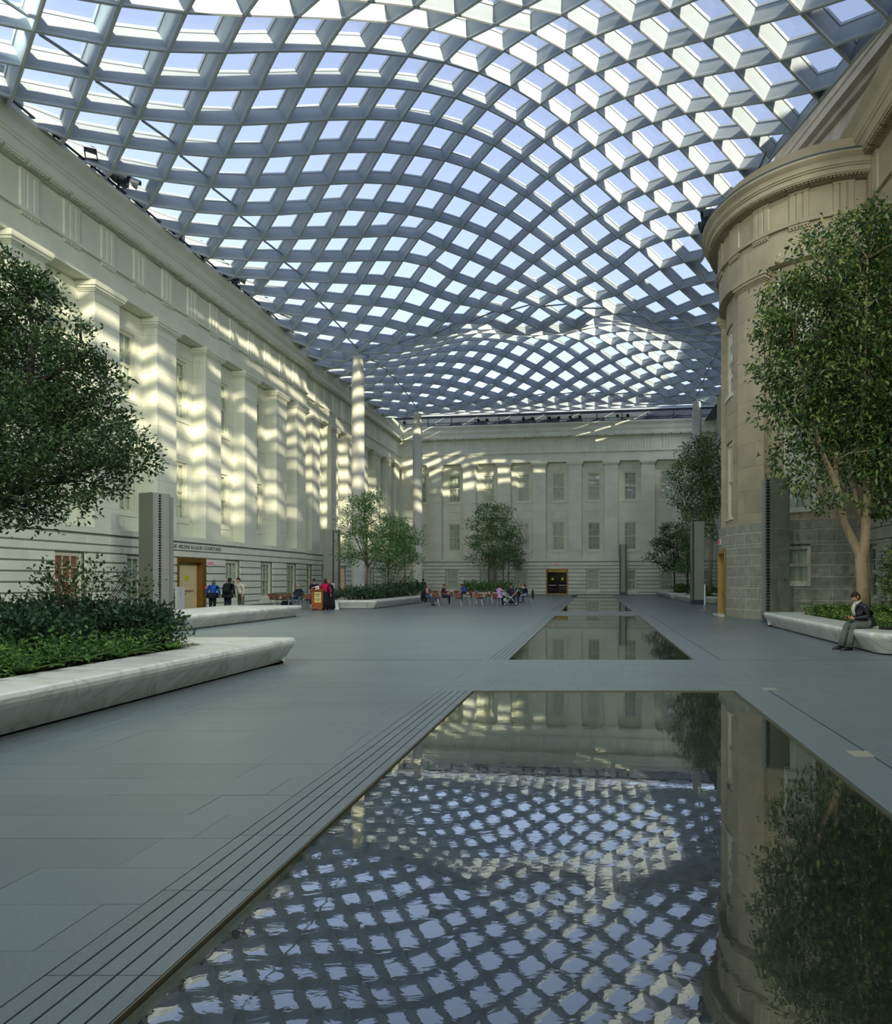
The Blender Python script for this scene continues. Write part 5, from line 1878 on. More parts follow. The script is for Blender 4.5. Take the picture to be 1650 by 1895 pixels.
shrub('airy bamboo-like shrub left of the thin corner column', (-14.6, 47.5, SZ), 1.6, 1.0, 2.2, 90, 0.16, 0.35, L['feather'], name='airy_shrub', stems=24, per=6, spread=0.18, shell=0.2, z0=0.5)
# ------------------------------------------------------------------ people
CL = {}
def cloth(r, g, b, rough=0.85, name='cloth'):
    k = (r, g, b)
    if k not in CL:
        CL[k] = material('%s_%02x%02x%02x' % (name, r, g, b), srgb(r, g, b), rough, var=0.12, vscale=14, bump=0.25, bscale=45, spec=0.25)
    return CL[k]
SKIN = material('skin', srgb(196, 150, 124), 0.55, var=0.05, vscale=12, spec=0.35)
SKIN2 = material('skin_dark', srgb(128, 88, 66), 0.55, var=0.05, vscale=12, spec=0.35)
LIP = material('lips', srgb(150, 88, 78), 0.5)
EYE_W = material('eye', srgb(210, 206, 200), 0.3)
EYE_D = material('iris', srgb(30, 24, 20), 0.2)
LEATHER = material('black_leather', srgb(30, 32, 38), 0.35, var=0.1, vscale=10, bump=0.2, bscale=25, spec=0.5)
SHOE = material('shoe', srgb(26, 24, 24), 0.35, spec=0.5)

def head_g(c, pitch, yaw, s=1.0, hi=False):
    """skull, jaw, nose, brow, ears, eyes and mouth; x is forward before turning. material slots: 0 skin 4 eye white 5 iris 6 lips"""
    R = Matrix.Rotation(yaw, 3, 'Z') @ Matrix.Rotation(pitch, 3, 'Y')
    c = Vector(c)
    g = G()
    nu, nv = (36, 26) if hi else (20, 14)
    def pt(u, v):
        th, ph = 2 * math.pi * u / nu, math.pi * v / nv
        x, y, z = math.sin(ph) * math.cos(th), math.sin(ph) * math.sin(th), math.cos(ph)
        fx, fy, fz = x * 0.098, y * 0.076, z * 0.118
        if z < 0:
            fy *= 1 - 0.30 * z * z
            if x < 0: fx *= 1 - 0.42 * z * z
            else: fx *= 1 - 0.10 * z * z
        if x > 0.3:
            f = (x - 0.3) / 0.7
            ny = math.exp(-(y / 0.20) ** 2)
            fx += 0.024 * f * ny * max(0, 1 - abs((z + 0.20) / 0.24)) * (1.5 if z < -0.1 else 1.0)        # nose
            fx += 0.006 * f * math.exp(-((z - 0.20) / 0.10) ** 2)                                        # brow
            fx -= 0.010 * f * math.exp(-((z - 0.03) / 0.09) ** 2) * math.exp(-((abs(y) - 0.42) / 0.2) ** 2)   # eye hollows
            fx += 0.010 * f * ny * math.exp(-((z + 0.86) / 0.12) ** 2)                                   # chin
            fx += 0.006 * f * math.exp(-(y / 0.3) ** 2) * math.exp(-((z + 0.56) / 0.06) ** 2)            # lips
        return c + R @ (Vector((fx, fy, fz)) * s)
    n0 = len(g.v)
    for v in range(nv + 1):
        for u in range(nu):
            g.v.append(tuple(pt(u, v)))
    for v in range(nv):
        for u in range(nu):
            u2 = (u + 1) % nu
            g.f.append((n0 + v * nu + u, n0 + (v + 1) * nu + u, n0 + (v + 1) * nu + u2, n0 + v * nu + u2)); g.m.append(0)
    def ball(p, r, mi, sx=1.0, sz=1.0):
        q = c + R @ (Vector(p) * s)
        b = len(g.v)
        for v in range(7):
            for u in range(10):
                th, ph = 2 * math.pi * u / 10, math.pi * v / 6
                g.v.append(tuple(q + R @ (Vector((math.sin(ph) * math.cos(th) * r * sx, math.sin(ph) * math.sin(th) * r, math.cos(ph) * r * sz)) * s)))
        for v in range(6):
            for u in range(10):
                u2 = (u + 1) % 10
                g.f.append((b + v * 10 + u, b + (v + 1) * 10 + u, b + (v + 1) * 10 + u2, b + v * 10 + u2)); g.m.append(mi)
    for sy in (-1, 1):
        ball((0.079, sy * 0.031, 0.004), 0.013, 4)
        ball((0.088, sy * 0.031, 0.004), 0.0065, 5)
        ball((-0.004, sy * 0.078, -0.010), 0.030, 0, 0.7, 1.15)
        ball((0.088, sy * 0.031, 0.032), 0.014, 5, 0.4, 0.22)       # eyebrows
    ball((0.094, 0, -0.066), 0.021, 6, 0.45, 0.30)
    return g, R, c

def hair_g(R, c, s=1.0, long=0.0, bald=False, hi=False):
    g = G()
    nu, nv = (40, 22) if hi else (20, 12)
    rr = random.Random(int(abs(c.x * 997 + c.y * 131)) % 9999)
    n0 = len(g.v)
    rows = nv
    for v in range(rows + 1):
        for u in range(nu):
            th = 2 * math.pi * u / nu
            front = math.cos(th)
            lim = (0.40 if front > 0.55 else 0.40 + 0.30 * min(1, (0.55 - front) / 0.6)) * math.pi
            ph = lim * v / rows
            x, y, z = math.sin(ph) * math.cos(th), math.sin(ph) * math.sin(th), math.cos(ph)
            k = 1.10 + rr.uniform(-0.025, 0.03)
            p = Vector((x * 0.100 * k - 0.004, y * 0.080 * k, z * 0.122 * k))
            if long and v > rows * 0.6 and front < 0.5:
                p.z -= long * (v - rows * 0.6) / (rows * 0.4)
            g.v.append(tuple(c + R @ (p * s)))
    for v in range(rows):
        for u in range(nu):
            u2 = (u + 1) % nu
            g.f.append((n0 + v * nu + u, n0 + (v + 1) * nu + u, n0 + (v + 1) * nu + u2, n0 + v * nu + u2)); g.m.append(0)
    # inner skin so that the hair has thickness
    m0 = len(g.v)
    for k in range(n0, m0):
        p = Vector(g.v[k])
        g.v.append(tuple(p + (c - p) * 0.10))
    for v in range(rows):
        for u in range(nu):
            u2 = (u + 1) % nu
            g.f.append((m0 + v * nu + u, m0 + v * nu + u2, m0 + (v + 1) * nu + u2, m0 + (v + 1) * nu + u)); g.m.append(0)
    for u in range(nu):
        u2 = (u + 1) % nu
        a = n0 + rows * nu; b = m0 + rows * nu
        g.f.append((a + u, b + u, b + u2, a + u2)); g.m.append(0)
    return g

def hand_g(w, d, palm_n, s=1.0, curl=0.5, side=1):
    """palm and five fingers from the wrist w along d; curl bends the fingers towards palm_n"""
    g = G()
    d = Vector(d).normalized()
    n = Vector(palm_n); n = (n - d * n.dot(d)).normalized()
    t = d.cross(n) * side
    w = Vector(w)
    g.tube([tuple(w - d * 0.01), tuple(w + d * 0.035 * s), tuple(w + d * 0.085 * s)], [0.026 * s, 0.036 * s, 0.034 * s], 8)
    for k, (off, ln) in enumerate(((-0.030, 0.068), (-0.010, 0.080), (0.010, 0.075), (0.029, 0.058))):
        p = w + (d * 0.08 + t * off) * s
        pts, dirv = [tuple(p)], d.copy()
        for q in range(3):
            a = curl * (0.6 + 0.5 * q)
            dv = (d * math.cos(a) + n * math.sin(a)).normalized()
            p = p + dv * ln * s * (0.45, 0.32, 0.23)[q]
            pts.append(tuple(p))
        g.tube(pts, [0.0095 * s, 0.009 * s, 0.008 * s, 0.006 * s], 6)
    p = w + (d * 0.022 - t * 0.030) * s
    a = (d * 0.75 - t * 0.55 + n * 0.35).normalized()
    b = (d * 0.9 - t * 0.05 + n * 0.55).normalized()
    g.tube([tuple(p), tuple(p + a * 0.035 * s), tuple(p + a * 0.035 * s + b * 0.03 * s)], [0.012 * s, 0.0105 * s, 0.007 * s], 6)
    return g

def skin_body(nodes, edges):
    """nodes: name -> (pos, (rx, ry)); grows one continuous surface over the skeleton"""
    names = list(nodes)
    me = bpy.data.meshes.new('skeleton')
    me.from_pydata([nodes[n][0] for n in names], [(names.index(a), names.index(b)) for a, b in edges], [])
    ob = bpy.data.objects.new('skeleton', me)
    COL.objects.link(ob)
    ob.modifiers.new('skin', 'SKIN')
    sub = ob.modifiers.new('sub', 'SUBSURF')
    sub.levels = 1
    sub.render_levels = 1
    for k, n in enumerate(names):
        sv = me.skin_vertices[0].data[k]
        sv.radius = nodes[n][1]
        sv.use_root = (n == 'pelvis')
    dg = bpy.context.evaluated_depsgraph_get()
    dg.update()
    out = bpy.data.meshes.new_from_object(ob.evaluated_get(dg))
    bpy.data.objects.remove(ob)
    bpy.data.meshes.remove(me)
    return out

def person(label, loc, rz, pose='stand', top=(60, 60, 70), pants=(40, 42, 50), shoes=None, skin=None, hair=(50, 40, 34), H=1.0, seat=0.46, lean=0.12, pitch=0.15, yaw=0.0, arms=None, long=0.0, bald=False, sleeve=True, skirt=None, coat=None, group=None, hi=False, bulk=1.0, top_mat=None, legs=None, spread=0.10, cross=False):
    skin = skin or SKIN
    root = empty('person', loc, rz, label=label, cat='person', group=group)
    b = bulk
    nd = {}
    def P(n, x, y, z, rx, ry=None):
        nd[n] = ((x * H, y * H, z * H), (rx * H, (ry or rx) * H))
    if pose == 'stand':
        pz = 0.95
        cx = lean * 0.35
        P('pelvis', 0, 0, pz, 0.125 * b, 0.155 * b)
        for s, n in ((1, 'L'), (-1, 'R')):
            lg = (legs or {}).get(n, {})
            P('hip' + n, 0, s * 0.085, 0.86, 0.095 * b)
            P('knee' + n, *lg.get('knee', (0.02, s * spread, 0.50)), 0.068 * b)
            P('calf' + n, *lg.get('calf', (0.0, s * spread, 0.34)), 0.064 * b)
            P('ank' + n, *lg.get('ank', (-0.01, s * spread, 0.10)), 0.052)
            P('heel' + n, *lg.get('heel', (-0.01, s * spread, 0.05)), 0.045, 0.042)
            P('toe' + n, *lg.get('toe', (0.15, s * (spread + 0.02), 0.038)), 0.042, 0.034)
    else:
        pz = (seat + 0.115) / H
        cx = 0
        P('pelvis', 0, 0, pz, 0.125 * b, 0.165 * b)
        kz = (seat + 0.085) / H
        for s, n in ((1, 'L'), (-1, 'R')):
            lg = (legs or {}).get(n, {})
            P('hip' + n, 0.07, s * 0.095, pz - 0.02, 0.10 * b)
            P('thigh' + n, 0.25, s * (0.10 + spread * .2), kz + 0.005, 0.088 * b)
            P('knee' + n, *lg.get('knee', (0.44, s * (spread + 0.02), kz)), 0.068 * b)
            P('calf' + n, *lg.get('calf', (0.44, s * spread, kz - 0.2)), 0.062 * b)
            P('ank' + n, *lg.get('ank', (0.43, s * spread, 0.10)), 0.050)
            P('heel' + n, *lg.get('heel', (0.42, s * spread, 0.05)), 0.045, 0.042)
            P('toe' + n, *lg.get('toe', (0.58, s * (spread + 0.02), 0.038)), 0.042, 0.034)
    t = lean
    def T(h, fwd=0.0):
        return (cx + math.sin(t) * h + fwd, 0, pz + math.cos(t) * h)
    P('waist', *T(0.14), 0.112 * b, 0.145 * b)
    P('chest', *T(0.32, 0.012), 0.122 * b, 0.165 * b)
    P('upper', *T(0.43), 0.105 * b, 0.150 * b)
    P('neck', *T(0.53, 0.012), 0.054)
    hd = 0.06 + 0.10 * math.sin(t)
    nx, ny, nz = T(0.53)
    P('nape', nx + 0.02 + 0.3 * hd * 0.3, 0, nz + 0.06, 0.050)
    hc = (nx + 0.035 + 0.35 * hd, 0, nz + 0.155)
    E = [('pelvis', 'waist'), ('waist', 'chest'), ('chest', 'upper'), ('upper', 'neck'), ('neck', 'nape')]
    for s, n in ((1, 'L'), (-1, 'R')):
        sx, _, sz = T(0.455)
        P('sh' + n, sx, s * 0.175 * b, sz, 0.068 * b)
        am = (arms or {}).get(n, {})
        el = am.get('elbow', (sx - 0.03, s * 0.235 * b, sz - 0.28))
        wr = am.get('wrist', (sx + 0.05, s * 0.245 * b, sz - 0.53))
        P('el' + n, *el, 0.048 * b)
        mid = tuple((a * 0.55 + c_ * 0.45) for a, c_ in zip(el, wr))
        P('fore' + n, *mid, 0.044 * b)
        P('wr' + n, *wr, 0.031)
        E += [('upper', 'sh' + n), ('sh' + n, 'el' + n), ('el' + n, 'fore' + n), ('fore' + n, 'wr' + n)]
        E += [('pelvis', 'hip' + n)]
        ch = ['hip' + n] + (['thigh' + n] if pose != 'stand' else []) + ['knee' + n, 'calf' + n, 'ank' + n, 'heel' + n, 'toe' + n]
        E += list(zip(ch[:-1], ch[1:]))
    me = skin_body(nd, E)
    # which cloth covers which stretch of the body: 0 skin, 1 top, 2 trousers, 3 shoes
    segs, mats = [], []
    for a, c_ in E:
        if c_ in ('nape',): m = 0
        elif c_ == 'neck': m = 1
        elif c_[:2] == 'wr': m = 1 if sleeve else 0
        elif c_[:4] == 'fore': m = 1 if sleeve else 0
        elif c_[:2] in ('sh', 'el') or c_ in ('waist', 'chest', 'upper'): m = 1
        elif c_[:4] in ('heel', ) or c_[:3] == 'toe': m = 3
        else: m = 2
        segs.append((nd[a][0], nd[c_][0])); mats.append(m)
    n = len(me.polygons)
    C = np.empty(n * 3); me.polygons.foreach_get('center', C); C = C.reshape(-1, 3)
    A = np.array([s[0] for s in segs]); B = np.array([s[1] for s in segs])
    AB = B - A
    tt = np.clip(((C[:, None] - A[None]) * AB[None]).sum(2) / ((AB * AB).sum(1)[None] + 1e-9), 0, 1)
    dd = np.linalg.norm(C[:, None] - (A[None] + AB[None] * tt[..., None]), axis=2)
    mi = np.array(mats)[dd.argmin(1)]
    g = G()
    vs = np.empty(len(me.vertices) * 3); me.vertices.foreach_get('co', vs)
    g.v = [tuple(v) for v in vs.reshape(-1, 3)]
    g.f = [tuple(p.vertices) for p in me.polygons]
    g.m = [int(k) for k in mi]
    bpy.data.meshes.remove(me)
    hg, R, c = head_g(tuple(v * H for v in hc), pitch, yaw, H, hi)
    g.merge(hg)
    for s, nme in ((1, 'L'), (-1, 'R')):
        am = (arms or {}).get(nme, {})
        w = Vector(nd['wr' + nme][0]); e = Vector(nd['el' + nme][0])
        d = am.get('hand', tuple((w - e).normalized()))
        hgn = hand_g(w, d, am.get('palm', (0.3, -s * 0.8, -0.2)), H * 1.0, am.get('curl', 0.45), s)
        g.merge(hgn)
    tm = top_mat or cloth(*top)
    body = mk('body', g, [skin, tm, cloth(*pants), cloth(*shoes) if shoes else SHOE, EYE_W, EYE_D, LIP], root, smooth=True)
    if not bald:
        mk('hair', hair_g(R, c, H, long, hi=hi), cloth(*hair), root, smooth=True)
    if skirt:
        gs = G()
        gs.lathe((0, 0, 0), [(0.30 * H, skirt[1]), (0.27 * H, 0.45 * H), (0.215 * H, 0.85 * H), (0.17 * H, 1.02 * H), (0.12 * H, 1.04 * H)], 18)
        mk('skirt', gs, cloth(*skirt[0]), root, smooth=True)
    if coat:
        col, z0 = coat
        gs = G()
        x1 = T(0.14)[0] * H
        prof = [(z0, 1.24), (z0 + 0.02, 1.22), (pz * H, 1.08), ((pz + 0.10) * H, 0.99)]
        n0 = len(gs.v)
        for z, k in prof:
            for u in range(20):
                th = 2 * math.pi * u / 20
                f = (z - pz * H) / 0.14
                gs.v.append((math.cos(th) * 0.150 * b * k * H + x1 * max(0, f), math.sin(th) * 0.205 * b * k * H, z))
        for r in range(len(prof) - 1):
            for u in range(20):
                u2 = (u + 1) % 20
                gs.f.append((n0 + r * 20 + u, n0 + r * 20 + u2, n0 + (r + 1) * 20 + u2, n0 + (r + 1) * 20 + u)); gs.m.append(0)
        gs.f.append(tuple(n0 + u for u in range(20))[::-1]); gs.m.append(0)
        mk('jacket_hem', gs, cloth(*col), root, smooth=True)
    return root, nd, T

def px_loc(px, Y, z=0.0):
    return ((px - 1098) / F_PX * Y, Y, z)
FACE_CAM, AWAY = -math.pi / 2, math.pi / 2

# the man sitting on the right planter, looking down at his phone; he faces left (-x)
ss = 0.5
sm_arms = {'L': {'elbow': (0.14, 0.27, 0.80), 'wrist': (0.41, 0.10, 0.745), 'palm': (0.2, -0.6, 0.6), 'curl': 0.75, 'hand': (0.85, -0.25, 0.10)},
           'R': {'elbow': (0.14, -0.27, 0.80), 'wrist': (0.42, -0.08, 0.735), 'palm': (0.2, 0.6, 0.6), 'curl': 0.75, 'hand': (0.85, 0.25, 0.10)}}
sm_legs = {'L': {'knee': (0.44, 0.14, 0.60), 'calf': (0.50, 0.14, 0.36), 'ank': (0.55, 0.13, 0.105), 'heel': (0.53, 0.13, 0.048), 'toe': (0.73, 0.14, 0.038)},
           'R': {'knee': (0.46, -0.10, 0.60), 'calf': (0.54, -0.11, 0.36), 'ank': (0.60, -0.11, 0.105), 'heel': (0.58, -0.11, 0.048), 'toe': (0.78, -0.12, 0.038)}}
sm_root, sm_nd, sm_T = person('man in a black leather jacket sitting on the right marble planter with a phone', (6.50, 15.15, 0), math.pi + 0.18, 'sit', top=(30, 32, 38), pants=(92, 100, 92), seat=ss, lean=0.46, pitch=0.5, arms=sm_arms, legs=sm_legs, hair=(58, 40, 34), hi=True, top_mat=LEATHER, bulk=1.2, spread=0.11)
# scarf and collar of the seated man
g = G()
nk = sm_nd['neck'][0]
for k in range(3):
    pts = []
    for q in range(13):
        a = 2 * math.pi * q / 12
        pts.append((nk[0] + 0.012 + math.cos(a) * (0.078 - 0.004 * k), math.sin(a) * 0.078, nk[2] + 0.005 + 0.024 * k - math.cos(a) * 0.020))
    g.tube(pts, 0.014, 7)
for s in (-1, 1):
    g.tube([(nk[0] + 0.085, s * 0.03, nk[2] - 0.01), (nk[0] + 0.125, s * 0.035, nk[2] - 0.12), (nk[0] + 0.105, s * 0.03, nk[2] - 0.24), (nk[0] + 0.09, s * 0.03, nk[2] - 0.30)], [0.018, 0.022, 0.020, 0.012], 7)
mk('scarf', g, cloth(206, 204, 188), sm_root, smooth=True)
g = G()
for s in (-1, 1):
    g.tube([(nk[0] - 0.07, s * 0.03, nk[2] + 0.03), (nk[0] - 0.02, s * 0.085, nk[2] + 0.02), (nk[0] + 0.075, s * 0.085, nk[2] - 0.05), (nk[0] + 0.115, s * 0.075, nk[2] - 0.16)], [0.024, 0.026, 0.022, 0.012], 7)
mk('collar', g, LEATHER, sm_root, smooth=True)
g = G()
x1 = 0.0
g.tube([(-0.02, 0, ss + 0.04), (0.0, 0, ss + 0.12), (0.03, 0, ss + 0.25)], [0.20, 0.19, 0.165], 16)
mk('jacket_hem', g, LEATHER, sm_root, smooth=True)
# trouser cuffs
for s, n in ((1, 'L'), (-1, 'R')):
    a, c_ = Vector(sm_nd['knee' + n][0]), Vector(sm_nd['ank' + n][0])
    g = G(); g.tube([tuple(a.lerp(c_, 0.25)), tuple(a.lerp(c_, 0.7)), tuple(a.lerp(c_, 1.06))], [0.078, 0.080, 0.088], 12)
    mk('trouser_leg', g, cloth(92, 100, 92), sm_root, smooth=True)
    h, t2 = Vector(sm_nd['heel' + n][0]), Vector(sm_nd['toe' + n][0])
    d = (t2 - h).normalized(); sd = Vector((-d.y, d.x, 0))
    g = G()
    pr = [(-0.05, 0.034, 0.085), (0.0, 0.042, 0.095), (0.08, 0.045, 0.085), (0.16, 0.050, 0.065), (0.22, 0.044, 0.05), (0.255, 0.02, 0.035)]
    k0 = len(g.v)
    for f, w, hh in pr:
        q = h + d * f
        for ww, zz in ((-1, 0.0), (-1, 0.45), (-0.55, 0.9), (0, 1.0), (0.55, 0.9), (1, 0.45), (1, 0.0)):
            p = q + sd * w * ww
            g.v.append((p.x, p.y, max(0.002, hh * zz)))
    for a_ in range(len(pr) - 1):
        for b_ in range(7):
            c2 = (b_ + 1) % 7
            g.f.append((k0 + a_ * 7 + b_, k0 + a_ * 7 + c2, k0 + (a_ + 1) * 7 + c2, k0 + (a_ + 1) * 7 + b_)); g.m.append(0)
    g.f.append(tuple(k0 + b_ for b_ in range(7))); g.f.append(tuple(k0 + (len(pr) - 1) * 7 + b_ for b_ in range(7))); g.m += [0, 0]
    mk('shoe', g, SHOE, sm_root, smooth=True)
mw = sm_root.matrix_basis
pp = mw @ Vector((0.535, 0.01, 0.775))
ph = empty('mobile_phone', pp, math.pi + 0.18, label='small dark mobile phone held by the man on the right planter', cat='phone')
g = G(); g.hull8([(-0.06, -0.032, -0.010), (0.06, -0.032, 0.006), (0.06, 0.032, 0.006), (-0.06, 0.032, -0.010), (-0.06, -0.032, 0.004), (0.06, -0.032, 0.020), (0.06, 0.032, 0.020), (-0.06, 0.032, 0.004)])
mk('phone_body', g, M['black_metal'], ph)
g = G(); g.hull8([(-0.05, -0.027, 0.005), (0.035, -0.027, 0.0165), (0.035, 0.027, 0.0165), (-0.05, 0.027, 0.005), (-0.05, -0.027, 0.0065), (0.035, -0.027, 0.018), (0.035, 0.027, 0.018), (-0.05, 0.027, 0.0065)])
mk('screen', g, M['dark_glass'], ph)
bk = empty('flat_case', (6.88, 14.78, 0.5), 0.35, label='flat black case lying on the marble behind the seated man', cat='bag')
g = G(); g.prism([(-0.2, -0.16), (0.2, -0.16), (0.23, -0.12), (0.23, 0.13), (0.19, 0.17), (-0.19, 0.17), (-0.23, 0.12), (-0.23, -0.12)], 0.003, 0.05)
mk('case_body', g, LEATHER, bk)
g = G(); g.tube([(-0.06, -0.165, 0.025), (-0.05, -0.21, 0.025), (0.05, -0.21, 0.025), (0.06, -0.165, 0.025)], 0.01, 6)
mk('handle', g, LEATHER, bk)

# trio by the left door
bag_arm = {'R': {'elbow': (0.05, -0.26, 1.15), 'wrist': (0.14, -0.27, 0.92)}}
person('person in a blue and black jacket from behind, left of the trio by the door', px_loc(393, 32.6), AWAY + 0.1, top=(36, 84, 168), pants=(34, 32, 34), hair=(96, 92, 70), H=0.94, bulk=1.3, coat=((28, 32, 42), 0.72), long=0.08, pitch=0.2)
r3, n3, T3 = person('man in a black suit seen from behind with a backpack, middle of the trio', px_loc(421, 32.4), AWAY - 0.1, top=(26, 30, 40), pants=(26, 30, 44), hair=(34, 28, 24), H=1.0, bulk=1.22, coat=((26, 30, 40), 0.74), skin=SKIN2)
person('man in a beige shirt and olive trousers facing the camera, right arm pointing', px_loc(446, 33.0), FACE_CAM - 0.35, top=(196, 190, 172), pants=(92, 96, 76), hair=(52, 38, 30), bulk=1.12, arms={'R': {'elbow': (0.16, -0.34, 1.22), 'wrist': (0.38, -0.46, 1.22)}}, spread=0.12)
bp_ = empty('backpack', (r3.location.x + 0.10, r3.location.y - 0.27, 1.02), AWAY, label='black backpack hanging on the back of the man in the suit', cat='backpack')
g = G()
g.lathe((0.0, 0, 0), [(0.10, -0.05), (0.165, 0.0), (0.18, 0.18), (0.165, 0.36), (0.10, 0.44), (0.02, 0.46)], 14)
g.v = [(x * 0.72, y, z) for x, y, z in g.v]
mk('pack', g, cloth(24, 26, 30), bp_, smooth=True)
g = G(); g.lathe((-0.10, 0, 0.03), [(0.08, 0), (0.11, 0.04), (0.11, 0.16), (0.07, 0.20)], 12); g.v = [(x * 1.0, y, z) for x, y, z in g.v]
mk('front_pocket', g, cloth(34, 36, 40), bp_, smooth=True)
g = G()
for s in (-1, 1):
    g.tube([(0.10, s * 0.10, 0.05), (0.16, s * 0.12, 0.25), (0.19, s * 0.11, 0.42), (0.08, s * 0.09, 0.45)], 0.02, 6)
mk('straps', g, cloth(24, 26, 30), bp_)

# lectern group
person('woman in a long navy coat with bobbed black hair reading behind the wooden lectern', px_loc(583, 35.9), FACE_CAM + 0.2, top=(28, 30, 48), pants=(26, 28, 42), hair=(30, 26, 26), H=0.98, lean=0.22, pitch=0.55, long=0.05, skirt=((26, 28, 44), 0.30), arms={'L': {'elbow': (0.08, 0.28, 1.18), 'wrist': (0.36, 0.10, 1.24)}, 'R': {'elbow': (0.08, -0.28, 1.18), 'wrist': (0.36, -0.10, 1.22)}})
person('woman in a crimson sweater and long black skirt seen from behind at the lectern', px_loc(600.5, 34.9), AWAY + 0.1, top=(176, 26, 74), pants=(24, 26, 30), hair=(56, 42, 36), H=0.97, bulk=1.18, long=0.10, skirt=((24, 26, 30), 0.08))
person('woman all in black standing right of the woman in crimson', px_loc(610, 35.3), AWAY + 0.9, top=(26, 30, 32), pants=(26, 30, 32), hair=(150, 120, 86), H=0.96, long=0.08, skirt=((26, 30, 32), 0.08), bulk=1.0)
lec = empty('lectern', px_loc(589, 34.75), FACE_CAM + 0.08 + math.pi / 2, label='reddish wooden lectern on casters with a yellow notice', cat='lectern')
WOOD = material('lectern_wood', srgb(150, 78, 42), 0.45, var=0.18, vscale=4, stretch=(6, 6, 0.6))
mk('cabinet', G().box(-0.29, 0.29, -0.24, 0.24, 0.12, 1.06), WOOD, lec)
mk('base_board', G().box(-0.32, 0.32, -0.27, 0.27, 0.08, 0.15), WOOD, lec)
g = G(); g.hull8([(-0.33, -0.30, 1.06), (0.33, -0.30, 1.06), (0.33, 0.28, 1.06), (-0.33, 0.28, 1.06), (-0.33, -0.30, 1.14), (0.33, -0.30, 1.14), (0.33, 0.28, 1.10), (-0.33, 0.28, 1.10)])
mk('desk_top', g, WOOD, lec)
for x in (-0.24, 0.24):
    for y in (-0.19, 0.19):
        g = G(); g.lathe((x, y - 0.02, 0.042), [(0.042, 0), (0.042, 0.04)], 10, axis=(0, 1, 0))
        mk('caster', g, M['black_metal'], lec)
no = mk('notice', G().box(-0.12, 0.22, -0.252, -0.243, 0.42, 0.98), cloth(214, 204, 130), lec)
g = G()
for z0, z1, w in ((0.85, 0.90, 0.12), (0.75, 0.79, 0.10), (0.62, 0.64, 0.14), (0.57, 0.59, 0.14), (0.52, 0.54, 0.08)):
    g.box(0.05 - w, 0.05 + w, -0.256, -0.252, z0, z1)
mk('notice_lines', g, M['plinth'], no, kind='stuff')
lx, ly, _ = lec.location
wb = empty('paper_bag', (lx - 0.06, ly, 1.13), label='small white paper bag standing on top of the lectern', cat='bag')
g = G(); g.hull8([(-0.09, -0.06, 0), (0.09, -0.06, 0), (0.09, 0.06, 0), (-0.09, 0.06, 0), (-0.08, -0.04, 0.17), (0.08, -0.04, 0.2), (0.08, 0.04, 0.2), (-0.08, 0.04, 0.17)])
mk('bag_body', g, M['sign_white'], wb)
g = G(); g.box(-0.04, 0.03, -0.062, -0.055, 0.06, 0.11)
mk('print', g, M['black_metal'], wb)
lb = empty('leaning_board', px_loc(621.5, 35.5), 0.0, label='white board leaning on the floor at the right of the lectern group', cat='board')
g = G(); g.hull8([(-0.16, 0, 0.0), (0.16, 0, 0.0), (0.16, 0.02, 0.0), (-0.16, 0.02, 0.0), (-0.28, 0.2, 0.42), (0.0, 0.2, 0.42), (0.0, 0.22, 0.42), (-0.28, 0.22, 0.42)])
mk('board', g, M['sign_white'], lb)
g = G(); g.tube([(0.0, 0.02, 0.02), (-0.1, 0.32, 0.0), (-0.14, 0.2, 0.4)], 0.012, 5)
mk('prop', g, M['steel'], lb)
pn = empty('paper_notice', px_loc(616.3, 49.27, 1.18), 0.1, label='white sheet taped low on the tower behind the lectern', cat='notice')
mk('sheet', G().box(-0.11, 0.11, -0.012, 0.0, -0.16, 0.22), M['sign_white'], pn)
g = G()
for k in range(5): g.box(-0.07, 0.06 - 0.02 * (k % 2), -0.014, -0.012, 0.12 - 0.05 * k, 0.135 - 0.05 * k)
mk('sheet_lines', g, M['plinth'], pn, kind='stuff')

